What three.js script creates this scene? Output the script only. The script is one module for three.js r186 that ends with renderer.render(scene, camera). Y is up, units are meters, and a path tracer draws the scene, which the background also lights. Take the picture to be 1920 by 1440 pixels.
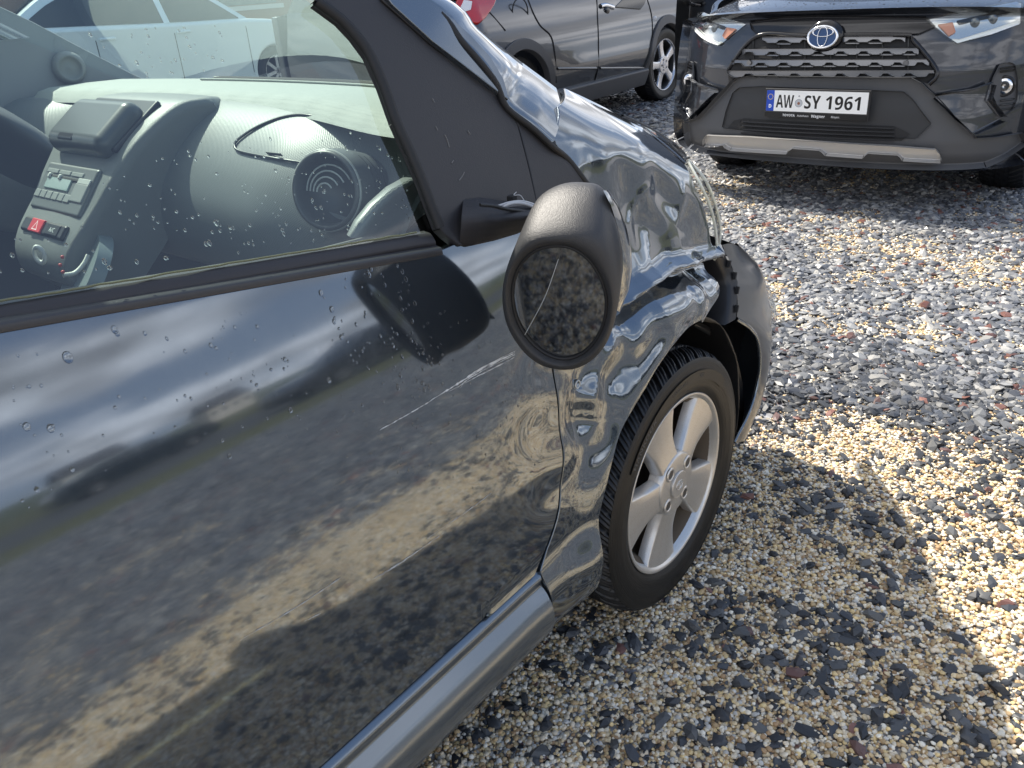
import * as THREE from 'three';
import { mergeGeometries } from 'three/addons/utils/BufferGeometryUtils.js';
import { RoundedBoxGeometry } from 'three/addons/geometries/RoundedBoxGeometry.js';

// ---------------------------------------------------------------- camera, sky, sun, exposure
const scene = new THREE.Scene();
const CAM = { p: new THREE.Vector3(-1.2598, 1.2076, 0.6328), yaw: 0.870245, pitch: 0.461511, roll: -0.069766, f: 1520 };
const camD = new THREE.Vector3(Math.sin(CAM.yaw) * Math.cos(CAM.pitch), -Math.sin(CAM.pitch), -Math.cos(CAM.yaw) * Math.cos(CAM.pitch));
const cr0 = new THREE.Vector3().crossVectors(camD, new THREE.Vector3(0, 1, 0)).normalize();
const cu0 = new THREE.Vector3().crossVectors(cr0, camD);
const camR = cr0.clone().multiplyScalar(Math.cos(CAM.roll)).addScaledVector(cu0, Math.sin(CAM.roll));
const camU = cr0.clone().multiplyScalar(-Math.sin(CAM.roll)).addScaledVector(cu0, Math.cos(CAM.roll));
const camera = new THREE.PerspectiveCamera(2 * Math.atan(720 / CAM.f) * 180 / Math.PI, 4 / 3, 0.05, 600);
camera.position.copy(CAM.p); camera.up.copy(camU); camera.lookAt(CAM.p.clone().add(camD)); camera.updateMatrixWorld(true);
scene.add(camera);

const SUN = new THREE.Vector3(0.09, 1, -0.80).normalize();
const sun = new THREE.DirectionalLight(new THREE.Color().setRGB(1, 0.93, 0.82), 5.0);
sun.position.copy(SUN).multiplyScalar(30); sun.target.position.set(1, 0, 0); sun.position.add(sun.target.position);
sun.castShadow = true; sun.shadow.mapSize.set(4096, 4096); sun.shadow.radius = 1.6; sun.shadow.bias = -0.0004;
Object.assign(sun.shadow.camera, { left: -14, right: 14, top: 14, bottom: -14, near: 1, far: 80 });
scene.add(sun, sun.target);

let seed = 12345;
const rnd = () => { seed = (seed + 0x6D2B79F5) | 0; let t = Math.imul(seed ^ (seed >>> 15), 1 | seed); t = (t + Math.imul(t ^ (t >>> 7), 61 | t)) ^ t; return ((t ^ (t >>> 14)) >>> 0) / 4294967296; };
const rr = (a, b) => a + (b - a) * rnd();
const hash2 = (i, j) => { let h = Math.imul(i, 374761393) + Math.imul(j, 668265263) | 0; h = Math.imul(h ^ (h >>> 13), 1274126177); return ((h ^ (h >>> 16)) >>> 0) / 4294967296; };
const fade = t => t * t * t * (t * (t * 6 - 15) + 10);
function vnoise(x, y) { const i = Math.floor(x), j = Math.floor(y), u = fade(x - i), v = fade(y - j); const a = hash2(i, j), b = hash2(i + 1, j), c = hash2(i, j + 1), d = hash2(i + 1, j + 1); return a + (b - a) * u + (c - a) * v + (a - b - c + d) * u * v; }
const fbm = (x, y, o = 4) => { let s = 0, a = 0.5, n = 0; for (let k = 0; k < o; k++) { s += a * vnoise(x, y); n += a; x = x * 2.03 + 17.1; y = y * 2.03 + 9.7; a *= 0.5; } return s / n; };
const clamp = (x, a = 0, b = 1) => Math.min(b, Math.max(a, x));
const sstep = (a, b, x) => { const t = clamp((x - a) / (b - a)); return t * t * (3 - 2 * t); };
const lerp = (a, b, t) => a + (b - a) * t;
const gauss = (x, s) => Math.exp(-(x * x) / (s * s));

{ // partly cloudy spring sky, computed
  const w = 1024, h = 512, d = new Float32Array(w * h * 4);
  for (let j = 0; j < h; j++) for (let i = 0; i < w; i++) {
    const v = (j + 0.5) / h, th = (v - 0.5) * Math.PI, ph = ((i + 0.5) / w - 0.5) * 2 * Math.PI;
    const y = Math.sin(th), x = Math.cos(th) * Math.cos(ph), z = Math.cos(th) * Math.sin(ph), e = Math.max(0, y);
    const k = Math.pow(1 - e, 3.2);
    let r = lerp(0.24, 0.66, k), g = lerp(0.36, 0.76, k), b = lerp(0.60, 0.90, k);
    const s = 1 / (e + 0.16), cx = x * s * 1.15, cz = z * s * 1.15;
    let c = fbm(cx + 3.1, cz - 1.7, 6); c = sstep(0.40, 0.62, c + 0.05 * k);
    const body = fbm(cx * 2.3 + 11, cz * 2.3 + 4, 5);
    const L = lerp(0.62, 1.75, sstep(0.3, 0.68, body));
    r = lerp(r, L * 1.0, c); g = lerp(g, L * 1.0, c); b = lerp(b, L * 1.03, c);
    const sd = x * SUN.x + y * SUN.y + z * SUN.z, glow = 0.9 * Math.pow(Math.max(0, sd), 40) + 0.35 * Math.pow(Math.max(0, sd), 6);
    r += glow; g += glow * 0.97; b += glow * 0.9;
    if (y < 0) { const q = sstep(0, -0.12, y); r = lerp(r, 0.2, q); g = lerp(g, 0.19, q); b = lerp(b, 0.17, q); }
    const o = (j * w + i) * 4; d[o] = r; d[o + 1] = g; d[o + 2] = b; d[o + 3] = 1;
  }
  const t = new THREE.DataTexture(d, w, h, THREE.RGBAFormat, THREE.FloatType);
  t.mapping = THREE.EquirectangularReflectionMapping; t.magFilter = THREE.LinearFilter; t.minFilter = THREE.LinearFilter; t.needsUpdate = true;
  scene.background = t; scene.environment = t; scene.environmentIntensity = 0.82; scene.backgroundIntensity = 0.82;
}
const renderer = new THREE.WebGLRenderer({ antialias: true });
renderer.toneMapping = THREE.LinearToneMapping; renderer.toneMappingExposure = 1.6;
renderer.shadowMap.enabled = true;

// ---------------------------------------------------------------- helpers
const V = (x, y, z) => new THREE.Vector3(x, y, z);
function rayDir(px, py) { return camD.clone().addScaledVector(camR, (px - 960) / CAM.f).addScaledVector(camU, -(py - 720) / CAM.f); }
function onZ(px, py, z) { const d = rayDir(px, py); return CAM.p.clone().addScaledVector(d, (z - CAM.p.z) / d.z); }
function onY(px, py, y) { const d = rayDir(px, py); return CAM.p.clone().addScaledVector(d, (y - CAM.p.y) / d.y); }
function onX(px, py, x) { const d = rayDir(px, py); return CAM.p.clone().addScaledVector(d, (x - CAM.p.x) / d.x); }
function onPlane(px, py, M, n) { const d = rayDir(px, py); return CAM.p.clone().addScaledVector(d, M.clone().sub(CAM.p).dot(n) / d.dot(n)); }
// where the line of sight through a pixel meets a surface given as z = f(x, y) or x = f(z, y)
function hitZ(px, py, f) { let z = f(0, 0.6); for (let k = 0; k < 80; k++) { const P = onZ(px, py, z); z = lerp(z, f(P.x, P.y), 0.4); } const P = onZ(px, py, z); return [P.x, P.y]; }
function hitX(px, py, f) { let x = f(0, 0.6); for (let k = 0; k < 80; k++) { const P = onX(px, py, x); x = lerp(x, f(P.z, P.y), 0.4); } const P = onX(px, py, x); return [P.z, P.y]; }

function cat(pts, n = 8, closed = false) { // smooth curve through 2D or 3D points given as arrays
  const N = pts.length, out = [], g = i => closed ? pts[(i + N) % N] : pts[clamp(i, 0, N - 1)];
  for (let i = 0; i < (closed ? N : N - 1); i++) for (let k = 0; k < n; k++) {
    const t = k / n, a = g(i - 1), b = g(i), c = g(i + 1), d = g(i + 2);
    out.push(b.map((_, q) => 0.5 * (2 * b[q] + (c[q] - a[q]) * t + (2 * a[q] - 5 * b[q] + 4 * c[q] - d[q]) * t * t + (3 * b[q] - a[q] - 3 * c[q] + d[q]) * t * t * t)));
  }
  if (!closed) out.push(pts[N - 1].slice());
  return out;
}
function dense(pts, step) { // subdivide a closed polygon
  const out = [];
  for (let i = 0; i < pts.length; i++) { const a = pts[i], b = pts[(i + 1) % pts.length], L = Math.hypot(b[0] - a[0], b[1] - a[1]), n = Math.max(1, Math.ceil(L / step)); for (let k = 0; k < n; k++) out.push([lerp(a[0], b[0], k / n), lerp(a[1], b[1], k / n)]); }
  return out;
}
function clipHalf(poly, ax, val, sgn) {
  const out = [];
  for (let i = 0; i < poly.length; i++) {
    const a = poly[i], b = poly[(i + 1) % poly.length], da = sgn * (a[ax] - val), db = sgn * (b[ax] - val);
    if (da >= 0) out.push(a);
    if ((da > 0 && db < 0) || (da < 0 && db > 0)) { const t = da / (da - db); out.push([a[0] + (b[0] - a[0]) * t, a[1] + (b[1] - a[1]) * t]); }
  }
  return out;
}
function area2(p) { let s = 0; for (let i = 0; i < p.length; i++) { const a = p[i], b = p[(i + 1) % p.length]; s += a[0] * b[1] - a[1] * b[0]; } return s / 2; }
// a sheet cut along an outline in (a, b) and laid on surf(a, b) -> Vector3, its edge turned inwards by fold metres
function panel(outline, surf, { cell = 0.02, fold = 0.012, step = 0.01, flip = false, round = 0.002 } = {}) {
  let poly = dense(outline, step); if (area2(poly) < 0) poly.reverse();
  const e = 0.0008, pos = [], nor = [], uv = [];
  const nrm = (a, b) => { const u = surf(a + e, b).sub(surf(a - e, b)), v = surf(a, b + e).sub(surf(a, b - e)); const n = u.cross(v).normalize(); return flip ? n.negate() : n; };
  const put = (P, n, a, b) => { pos.push(P.x, P.y, P.z); nor.push(n.x, n.y, n.z); uv.push(a, b); };
  const tri = (A, B, C) => { for (const q of flip ? [A, C, B] : [A, B, C]) put(q.P, q.n, q.a, q.b); };
  const memo = new Map();
  const vert = (a, b) => { const k = a.toFixed(5) + ',' + b.toFixed(5); let q = memo.get(k); if (!q) { q = { P: surf(a, b), n: nrm(a, b), a, b }; memo.set(k, q); } return q; };
  const xs = poly.map(p => p[0]), ys = poly.map(p => p[1]);
  const i0 = Math.floor(Math.min(...xs) / cell), i1 = Math.ceil(Math.max(...xs) / cell), j0 = Math.floor(Math.min(...ys) / cell), j1 = Math.ceil(Math.max(...ys) / cell);
  for (let i = i0; i < i1; i++) {
    const col = clipHalf(clipHalf(poly, 0, i * cell, 1), 0, (i + 1) * cell, -1); if (col.length < 3) continue;
    for (let j = j0; j < j1; j++) {
      let c = clipHalf(clipHalf(col, 1, j * cell, 1), 1, (j + 1) * cell, -1);
      c = c.filter((p, k) => { const q = c[(k + 1) % c.length]; return Math.hypot(p[0] - q[0], p[1] - q[1]) > 1e-7; });
      if (c.length < 3 || Math.abs(area2(c)) < 1e-9) continue;
      if (c.length === 4 && Math.abs(area2(c) - cell * cell) < 1e-9) { const q = c.map(p => vert(p[0], p[1])); tri(q[0], q[1], q[2]); tri(q[0], q[2], q[3]); continue; }
      const v2 = c.map(p => new THREE.Vector2(p[0], p[1]));
      for (const t of THREE.ShapeUtils.triangulateShape(v2, [])) tri(vert(...c[t[0]]), vert(...c[t[1]]), vert(...c[t[2]]));
    }
  }
  if (fold > 0) {
    const n = poly.length;
    for (let i = 0; i < n; i++) {
      const A = vert(...poly[i]), B = vert(...poly[(i + 1) % n]);
      const t = B.P.clone().sub(A.P); if (t.lengthSq() < 1e-12) continue; t.normalize();
      const out = t.clone().cross(A.n).normalize(); if (flip) out.negate();
      const r = round, m = out.clone().addScaledVector(A.n, 1).normalize();
      const A1 = A.P.clone().addScaledVector(out, r).addScaledVector(A.n, -r), B1 = B.P.clone().addScaledVector(out, r).addScaledVector(B.n, -r);
      const A2 = A1.clone().addScaledVector(A.n, -fold), B2 = B1.clone().addScaledVector(B.n, -fold);
      const quad = (p, q, s, u, n1, n2) => { const f = flip ? [[p, n1], [s, n2], [q, n1], [p, n1], [u, n2], [s, n2]] : [[p, n1], [q, n1], [s, n2], [p, n1], [s, n2], [u, n2]]; for (const [x, nn] of f) put(x, nn, A.a, A.b); };
      quad(B.P, A.P, A1, B1, A.n, out); quad(B1, A1, A2, B2, out, out);
    }
  }
  const g = new THREE.BufferGeometry();
  g.setAttribute('position', new THREE.Float32BufferAttribute(pos, 3)); g.setAttribute('normal', new THREE.Float32BufferAttribute(nor, 3)); g.setAttribute('uv', new THREE.Float32BufferAttribute(uv, 2));
  return g;
}
// skin over rows of points (Vector3); every row has the same number
function loft(rows, { closeU = false, closeV = false, flip = false } = {}) {
  const m = rows.length, n = rows[0].length, pos = [], uv = [], idx = [];
  for (let i = 0; i < m; i++) for (let j = 0; j < n; j++) { const p = rows[i][j]; pos.push(p.x, p.y, p.z); uv.push(j / (n - 1), i / (m - 1)); }
  for (let i = 0; i < (closeV ? m : m - 1); i++) for (let j = 0; j < (closeU ? n : n - 1); j++) {
    const a = i * n + j, b = i * n + (j + 1) % n, c = ((i + 1) % m) * n + (j + 1) % n, d = ((i + 1) % m) * n + j;
    if (flip) idx.push(a, c, b, a, d, c); else idx.push(a, b, c, a, c, d);
  }
  const g = new THREE.BufferGeometry(); g.setAttribute('position', new THREE.Float32BufferAttribute(pos, 3)); g.setAttribute('uv', new THREE.Float32BufferAttribute(uv, 2)); g.setIndex(idx); g.computeVertexNormals();
  return g;
}
const plain = g => { const q = g.index ? g.toNonIndexed() : g; for (const k of Object.keys(q.attributes)) if (!['position', 'normal', 'uv'].includes(k)) q.deleteAttribute(k); if (!q.attributes.uv) q.setAttribute('uv', new THREE.Float32BufferAttribute(new Float32Array(q.attributes.position.count * 2), 2)); return q; };
const merge = list => list.length === 1 ? list[0] : mergeGeometries(list.map(plain));
const tube = (pts, r, seg = 24, rad = 8, closed = false) => new THREE.TubeGeometry(new THREE.CatmullRomCurve3(pts, closed), seg, r, rad, closed);
const rbox = (sx, sy, sz, r = 0.004, s = 2) => new RoundedBoxGeometry(sx, sy, sz, s, Math.min(r, sx / 2.01, sy / 2.01, sz / 2.01));
const boxAt = (x0, x1, y0, y1, z0, z1, r = 0.004) => rbox(Math.abs(x1 - x0), Math.abs(y1 - y0), Math.abs(z1 - z0), r).translate((x0 + x1) / 2, (y0 + y1) / 2, (z0 + z1) / 2);
function basis(X, Y, Z, O) { return new THREE.Matrix4().makeBasis(X, Y, Z).setPosition(O); }

const taken = new Map();
const numbered = n => { const k = taken.get(n) || 0; taken.set(n, k + 1); return k ? n + '_' + String(k).padStart(3, '0') : n; };
function thing(name, label, category, base = V(0, 0, 0), group) {
  const o = new THREE.Group(); o.name = numbered(name); o.position.copy(base); o.userData = { label, category }; if (group) o.userData.group = group; scene.add(o); return o;
}
function rootOf(o) { const p = V(0, 0, 0); for (let q = o; q && q !== scene; q = q.parent) p.add(q.position); return p; }
// geometry is given in the world and kept relative to its parent
function part(parent, name, geo, mat, extra) {
  const m = new THREE.Mesh(geo, mat); m.name = name; const b = rootOf(parent); geo.translate(-b.x, -b.y, -b.z); m.castShadow = m.receiveShadow = true; if (extra) Object.assign(m.userData, extra); parent.add(m); return m;
}
function structure(name, geo, mat, kind = 'structure') { const m = new THREE.Mesh(geo, mat); m.name = name; m.userData.kind = kind; m.castShadow = m.receiveShadow = true; scene.add(m); return m; }

// ---------------------------------------------------------------- materials
const lin = (r, g, b) => new THREE.Color().setRGB(r, g, b);
const std = (c, roughness = 0.6, metalness = 0, o = {}) => new THREE.MeshStandardMaterial({ color: lin(...c), roughness, metalness, side: THREE.DoubleSide, ...o });
const phy = (c, o = {}) => new THREE.MeshPhysicalMaterial({ color: lin(...c), side: THREE.DoubleSide, ...o });
function dataTex(n, f, { srgb = false, rep = 1 } = {}) {
  const d = new Uint8Array(n * n * 4); for (let j = 0; j < n; j++) for (let i = 0; i < n; i++) { const c = f(i / n, j / n, i, j); for (let k = 0; k < 3; k++) d[(j * n + i) * 4 + k] = clamp(c[k]) * 255; d[(j * n + i) * 4 + 3] = 255; }
  const t = new THREE.DataTexture(d, n, n); t.wrapS = t.wrapT = THREE.RepeatWrapping; t.magFilter = THREE.LinearFilter; t.minFilter = THREE.LinearMipmapLinearFilter; t.generateMipmaps = true; t.repeat.set(rep, rep); if (srgb) t.colorSpace = THREE.SRGBColorSpace; t.needsUpdate = true; return t;
}
const tn = (n, s) => (x, y) => { const a = vnoise(x * s, y * s), b = vnoise((x - 1) * s, y * s), c = vnoise(x * s, (y - 1) * s), d = vnoise((x - 1) * s, (y - 1) * s); return lerp(lerp(a, b, x), lerp(c, d, x), y); };
const grainTex = dataTex(256, (x, y) => { const q = 0.55 * tn(256, 128)(x, y) + 0.45 * tn(256, 60)(x, y); return [q, q, q]; }, { rep: 14 });
const paintRough = dataTex(512, (x, y) => { const q = 0.42 + 0.9 * Math.pow(tn(512, 9)(x, y), 2) * tn(512, 40)(x, y) + 0.25 * tn(512, 120)(x, y); return [q, q, q]; }, { rep: 1.6 });
const M = {
  paint: phy([0.138, 0.166, 0.198], { metalness: 0.84, roughness: 0.12, roughnessMap: paintRough, clearcoat: 1, clearcoatRoughness: 0.035, ior: 1.55 }),
  black: std([0.028, 0.027, 0.030], 0.5, 0, { bumpMap: grainTex, bumpScale: 0.00025 }),
  blackSmooth: std([0.016, 0.016, 0.018], 0.35),
  rubber: std([0.012, 0.012, 0.013], 0.6),
  trim: std([0.042, 0.042, 0.046], 0.42),
  satin: phy([0.15, 0.18, 0.212], { metalness: 0.78, roughness: 0.24, clearcoat: 1, clearcoatRoughness: 0.12 }),
  void: std([0.018, 0.018, 0.019], 0.8),
  glass: phy([0.87, 0.965, 0.925], { transmission: 1, thickness: 0, roughness: 0.0, ior: 1.8, metalness: 0 }),
  clear: phy([0.97, 0.98, 0.95], { transmission: 1, thickness: 0, roughness: 0.03, ior: 1.5 }),
  chrome: std([0.75, 0.76, 0.78], 0.12, 1),
  water: phy([1, 1, 1], { transmission: 1, thickness: 0.004, roughness: 0, ior: 1.33 }),
};
// ---------------------------------------------------------------- ground
// share of pale pea gravel among the dark slate chips at a place on the yard
function paleShare(x, z) {
  const n = fbm(x * 1.15 + 4.3, z * 1.15 + 7.9, 4), f = fbm(x * 4.1 + 1.3, z * 4.1 + 2.2, 3);
  let near = 1 - sstep(0.45, 0.95, x + 0.25 * (n - 0.5) * 4 - 0.35 * z);            // the poured pea gravel beside the car
  near *= 1 - sstep(1.15, 1.75, z + 1.2 * (n - 0.5));
  near = Math.max(near, 0.95 * gauss(z - 0.95 + 0.1 * x, 0.45) * (1 - sstep(1.1, 2.0, x)));
  const patch = 0.70 * sstep(0.47, 0.62, 0.5 * n + 0.5 * f + 0.02) + 0.04;
  return clamp(Math.max(near * (0.68 + 1.0 * (f - 0.42) + 0.22 * sstep(0.25, 0.6, z)), patch));
}
{
  const N = 1024, S = 16; // colours of the gravel over 16 m, repeated
  const t = dataTex(N, (u, v, i, j) => {
    const sp = hash2(i * 7 + 1, j * 13 + 5), s2 = hash2(i * 3 + 11, j * 5 + 3), big = tn(N, 24)(u, v);
    const pale = 0.16 + 0.25 * sstep(0.5, 0.75, big);
    if (sp < pale) { const q = 0.6 + 0.5 * s2; return [0.40 * q, 0.33 * q, 0.22 * q].map(c => Math.pow(c, 1 / 2.2)); }
    if (sp > 0.972) return [0.36, 0.2, 0.17];
    const q = 0.15 + 0.20 * s2; return [q, q * 1.0, q * 1.06].map(c => Math.pow(c, 1 / 2.2));
  }, { srgb: true });
  t.repeat.set(1 / 9, 1 / 9);
  const b = dataTex(512, (u, v, i, j) => { const q = 0.5 * hash2(i, j) + 0.5 * hash2((i >> 1) + 91, (j >> 1) + 17); return [q, q, q]; }); b.repeat.set(1 / 5, 1 / 5);
  const g = new THREE.PlaneGeometry(120, 120, 1, 1).rotateX(-Math.PI / 2); const uv = g.attributes.uv, p = g.attributes.position; for (let i = 0; i < uv.count; i++) uv.setXY(i, p.getX(i), p.getZ(i));
  structure('gravel_ground', g, std([1, 1, 1], 0.8, 0, { map: t, bumpMap: b, bumpScale: 0.006 }));
}
// ---------------------------------------------------------------- the damaged car: right flank as a surface z = S(x, y)
const RIDGE = [[-0.6, 1.30], [-0.35, 1.16], [-0.11, 1.043], [0.035, 0.979], [0.16, 0.93], [0.288, 0.874], [0.36, 0.80], [0.45, 0.70], [0.6, 0.5]];
function ridge(x) { for (let i = 1; i < RIDGE.length; i++) if (x <= RIDGE[i][0]) { const a = RIDGE[i - 1], b = RIDGE[i]; return lerp(a[1], b[1], clamp((x - a[0]) / (b[0] - a[0]))); } return 0.5; }
function flank(x, y) { // without the fender's shoulder
  let z = 0;
  if (y > 0.5) { const q = Math.min(y, 0.95) - 0.5; z -= (0.37 - 0.13 * sstep(-0.40, -0.05, x)) * q * q; if (y > 0.95) { const d = y - 0.95; z -= 0.345 * d + 0.14 * d * d; } }
  else z -= 0.25 * (0.5 - y) ** 2;
  if (x > -0.15) z -= 0.22 * (x + 0.15) ** 2; if (x > 0.3) z -= 1.1 * (x - 0.3) ** 2;
  if (x < -2.2) z -= 0.22 * (x + 2.2) ** 2;
  return z;
}
function S0(x, y) {
  let z = flank(x, y);
  if (x > -0.4) { const w = sstep(-0.4, -0.12, x), t = clamp((y - (ridge(x) - 0.13)) / 0.13, 0, 1.1); z -= w * 0.095 * t * t; }
  const r = Math.hypot(x, y - 0.275); z += 0.016 * gauss(r - 0.345, 0.05) * sstep(0.2, 0.3, y);
  if (x > -0.6 && x < -0.2) { // lower rear corner of the fender swells into the sill
    z += 0.025 * sstep(0.40, 0.315, y) * sstep(0.205, 0.262, y) * sstep(-0.2, -0.33, x);
  }
  return z;
}
// lines of the crash, given as pixels of the photograph and carried onto the flank
const onS = (px, py) => hitZ(px, py, S0);
function segd(x, y, pts) { let best = [1e9, 0, 0], L = 0; for (let i = 0; i < pts.length - 1; i++) { const [ax, ay] = pts[i], [bx, by] = pts[i + 1], dx = bx - ax, dy = by - ay, l = Math.hypot(dx, dy), t = clamp(((x - ax) * dx + (y - ay) * dy) / (l * l)), ex = x - ax - dx * t, ey = y - ay - dy * t, d = Math.hypot(ex, ey); if (d < best[0]) best = [d, Math.sign(dx * ey - dy * ex) || 1, L + t * l]; L += l; } return [...best, L]; }
const creaseA = [[1120, 640], [1165, 588], [1215, 548], [1262, 520], [1300, 506], [1346, 488]].map(p => onS(...p));
const creaseB = [[1128, 800], [1120, 745], [1136, 690], [1158, 620]].map(p => onS(...p));
const creaseC = [[1212, 470], [1206, 420], [1218, 372], [1246, 340]].map(p => onS(...p));
const creaseD = [[1160, 470], [1172, 410], [1190, 350], [1230, 318]].map(p => onS(...p));
const creaseE = [[1285, 430], [1292, 380], [1285, 330]].map(p => onS(...p));
const C_door = onS(1050, 800), C_hit = onS(1120, 770), C_mid = onS(1210, 420), C_arch = onS(1230, 560), C_ring = onS(1101, 726);
function dent(x, y) {
  if (x < -0.62) return 0;
  let z = 0, d, s, t, L;
  const wf = sstep(-0.400, -0.350, x), top = 1 - sstep(ridge(x) - 0.13, ridge(x) - 0.055, y);   // on the fender; fading below its crest
  const wob = vnoise(x * 7 + 2, y * 9) - 0.5, wo2 = vnoise(x * 15 + 7, y * 17 + 3) - 0.5;
  // pushed-in middle with a few standing furrows
  const rx = (x - C_mid[0] - 0.02) / 0.20, ry = (y - C_mid[1]) / 0.12, R2 = rx * rx + ry * ry;
  z -= wf * top * 0.026 * Math.exp(-R2);
  z += wf * top * 0.0036 * Math.exp(-R2 * 0.9) * Math.cos((x - C_mid[0]) * 66 + 7 * wob + 18 * (y - C_mid[1]));
  for (const [c, a, w] of [[creaseC, 0.006, 0.016], [creaseE, 0.006, 0.016]]) { [d, s, t, L] = segd(x, y, c); z += wf * top * a * Math.exp(-Math.sqrt(d * d + 0.00002) / w) * Math.sin(Math.PI * clamp(t / L)) ; }
  // the torn fold above the wheel arch: upper lip rolled over the lower
  [d, s, t, L] = segd(x, y, creaseA); const ea = sstep(0, 0.10, t), sd = d * s;
  z += ea * (0.026 * Math.exp(-((sd - 0.014) ** 2) / 0.00014) - 0.026 * Math.exp(-((sd + 0.010) ** 2) / 0.00028) + 0.010 * Math.exp(-((sd + 0.055) ** 2) / 0.0008));
  z += wf * 0.006 * (wob + 0.6 * wo2) * Math.exp(-d / 0.06) * 2 * ea;
  // buckles behind the wheel and along the arch
  const th = Math.atan2(y - 0.275, x), ra = Math.hypot(x, y - 0.275);
  z += wf * 0.0034 * Math.sin(th * 15 + 9 * wob) * gauss(ra - 0.40, 0.055) * sstep(0.47, 0.55, y) * top;
  [d, s, t, L] = segd(x, y, creaseB); z += wf * (0.011 * Math.exp(-Math.sqrt(d * d + 0.00003) / 0.016) - 0.007 * Math.exp(-((d - 0.04) ** 2) / 0.0006));
  const hx = (x - C_hit[0]) / 0.06, hy = (y - C_hit[1]) / 0.09; z -= wf * 0.013 * Math.exp(-hx * hx - hy * hy) * (1 + 0.8 * wo2 + 0.4 * Math.sin(y * 64 + x * 30));
  const kx = x - C_ring[0], ky = y - C_ring[1]; z -= 0.003 * Math.exp(-(kx * kx + ky * ky) / 0.00005);
  // sharp little folds of crushed sheet metal
  const rg = (f, o) => { const q = 1 - Math.abs(2 * vnoise(x * f + o, y * f * 0.8 + o * 1.7 + x * 4) - 1); return q * q; };
  const dm = wf * top * (Math.exp(-R2 * 1.3) * 0.22 + Math.exp(-segd(x, y, creaseA)[0] / 0.07) + Math.exp(-hx * hx * 0.6 - hy * hy * 0.6)) * sstep(0.47, 0.54, y);
  z += dm * (0.0055 * rg(9, 3.1) + 0.0022 * rg(21, 7.7) - 0.004);
  // wavy front edge of the door
  const ex = (x - C_door[0]) / 0.075, ey = (y - C_door[1]) / 0.13; z -= 0.009 * Math.exp(-ex * ex - ey * ey) * (1 + 0.5 * wo2 + 0.25 * Math.sin(y * 60 + 22 * x));
  return z;
}
const S = (x, y) => S0(x, y) + dent(x, y) * sstep(0.40, 0.50, y) + 0.0005 * (vnoise(x * 5 + 3, y * 6) - 0.5);
const skin = (x, y) => V(x, y, S(x, y)), skinAt = o => (x, y) => V(x, y, S(x, y) + o);
const upper = o => (x, y) => V(x, y, flank(x, y) + o);
const onU = (px, py) => hitZ(px, py, flank);

const car = thing('damaged_car', 'dark blue grey hatchback with crumpled front fender and a torn off hanging side mirror', 'car', V(-1.2, 0, -0.79));
const beltY = x => lerp(0.947, 1.016, (x + 0.57) / (-1.051 + 0.57)) + (x < -1.05 ? 0.0 : 0);  // lower edge of the side glass
// ---- door
const door = (() => {
  const top = []; for (let x = -1.56; x <= -0.56; x += 0.02) top.push([x, beltY(x) - 0.040]);
  const o = [...top, ...[[870, 452], [930, 442]].map(p => onS(...p)), [-0.402, 0.915], [-0.394, 0.80], [-0.391, 0.69], [-0.390, 0.60], ...cat([[-0.392, 0.56], [-0.405, 0.49], [-0.425, 0.445], [-0.458, 0.400], [-0.488, 0.377]], 5), [-0.9, 0.376], [-1.56, 0.380]];
  return part(car, 'front_door', panel(o, skin, { cell: 0.012, fold: 0.02, step: 0.008 }), M.paint);
})();
{ // handle of the door
  const h = [], g = []; for (let k = 0; k <= 10; k++) { const t = k / 10, x = lerp(-1.52, -1.36, t); h.push(V(x, 0.845, S(x, 0.845) + 0.008 + 0.03 * Math.sin(Math.PI * t))); }
  part(door, 'door_handle', tube(h, 0.012, 24, 10), M.paint);
}
{ // belt seal in two steps under the glass
  const rows = [], rows2 = [];
  for (let k = 0; k <= 60; k++) {
    const x = lerp(-1.57, -0.555, k / 60), y = beltY(x), w = 0.0006 * (vnoise(x * 60, 3) - 0.5), z = flank(x, y);
    rows.push([[-0.013, -0.016], [-0.0145, -0.005], [-0.018, -0.001], [-0.024, 0.003], [-0.029, 0.0035], [-0.0305, 0.000]].map(([dy, dz]) => V(x, y + dy + w - 0.006 * clamp((-0.57 - x) / 0.48), z + dz)));
    const z2 = flank(x, y - 0.02);
    rows2.push([[-0.0290, -0.004], [-0.0305, 0.005], [-0.033, 0.0068], [-0.038, 0.0072], [-0.0405, 0.006], [-0.0425, 0.002], [-0.0435, -0.01]].map(([dy, dz]) => V(x, y + dy, z2 + dz)));
  }
  part(door, 'window_seal', loft(rows, { flip: true }), std([0.034, 0.031, 0.033], 0.5));
  { const c = []; for (let k = 0; k <= 80; k++) { const x = lerp(-1.5, -0.575, k / 80), y = beltY(x) - 0.0122 + 0.0012 * vnoise(x * 90, 1) - 0.006 * clamp((-0.57 - x) / 0.48); c.push(V(x, y, flank(x, y) - 0.011)); } part(door, 'seal_grime', tube(c, 0.0011, 160, 5), std([0.16, 0.165, 0.10], 0.9)); }
  part(door, 'belt_moulding', loft(rows2, { flip: true }), M.trim);
}
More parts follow.
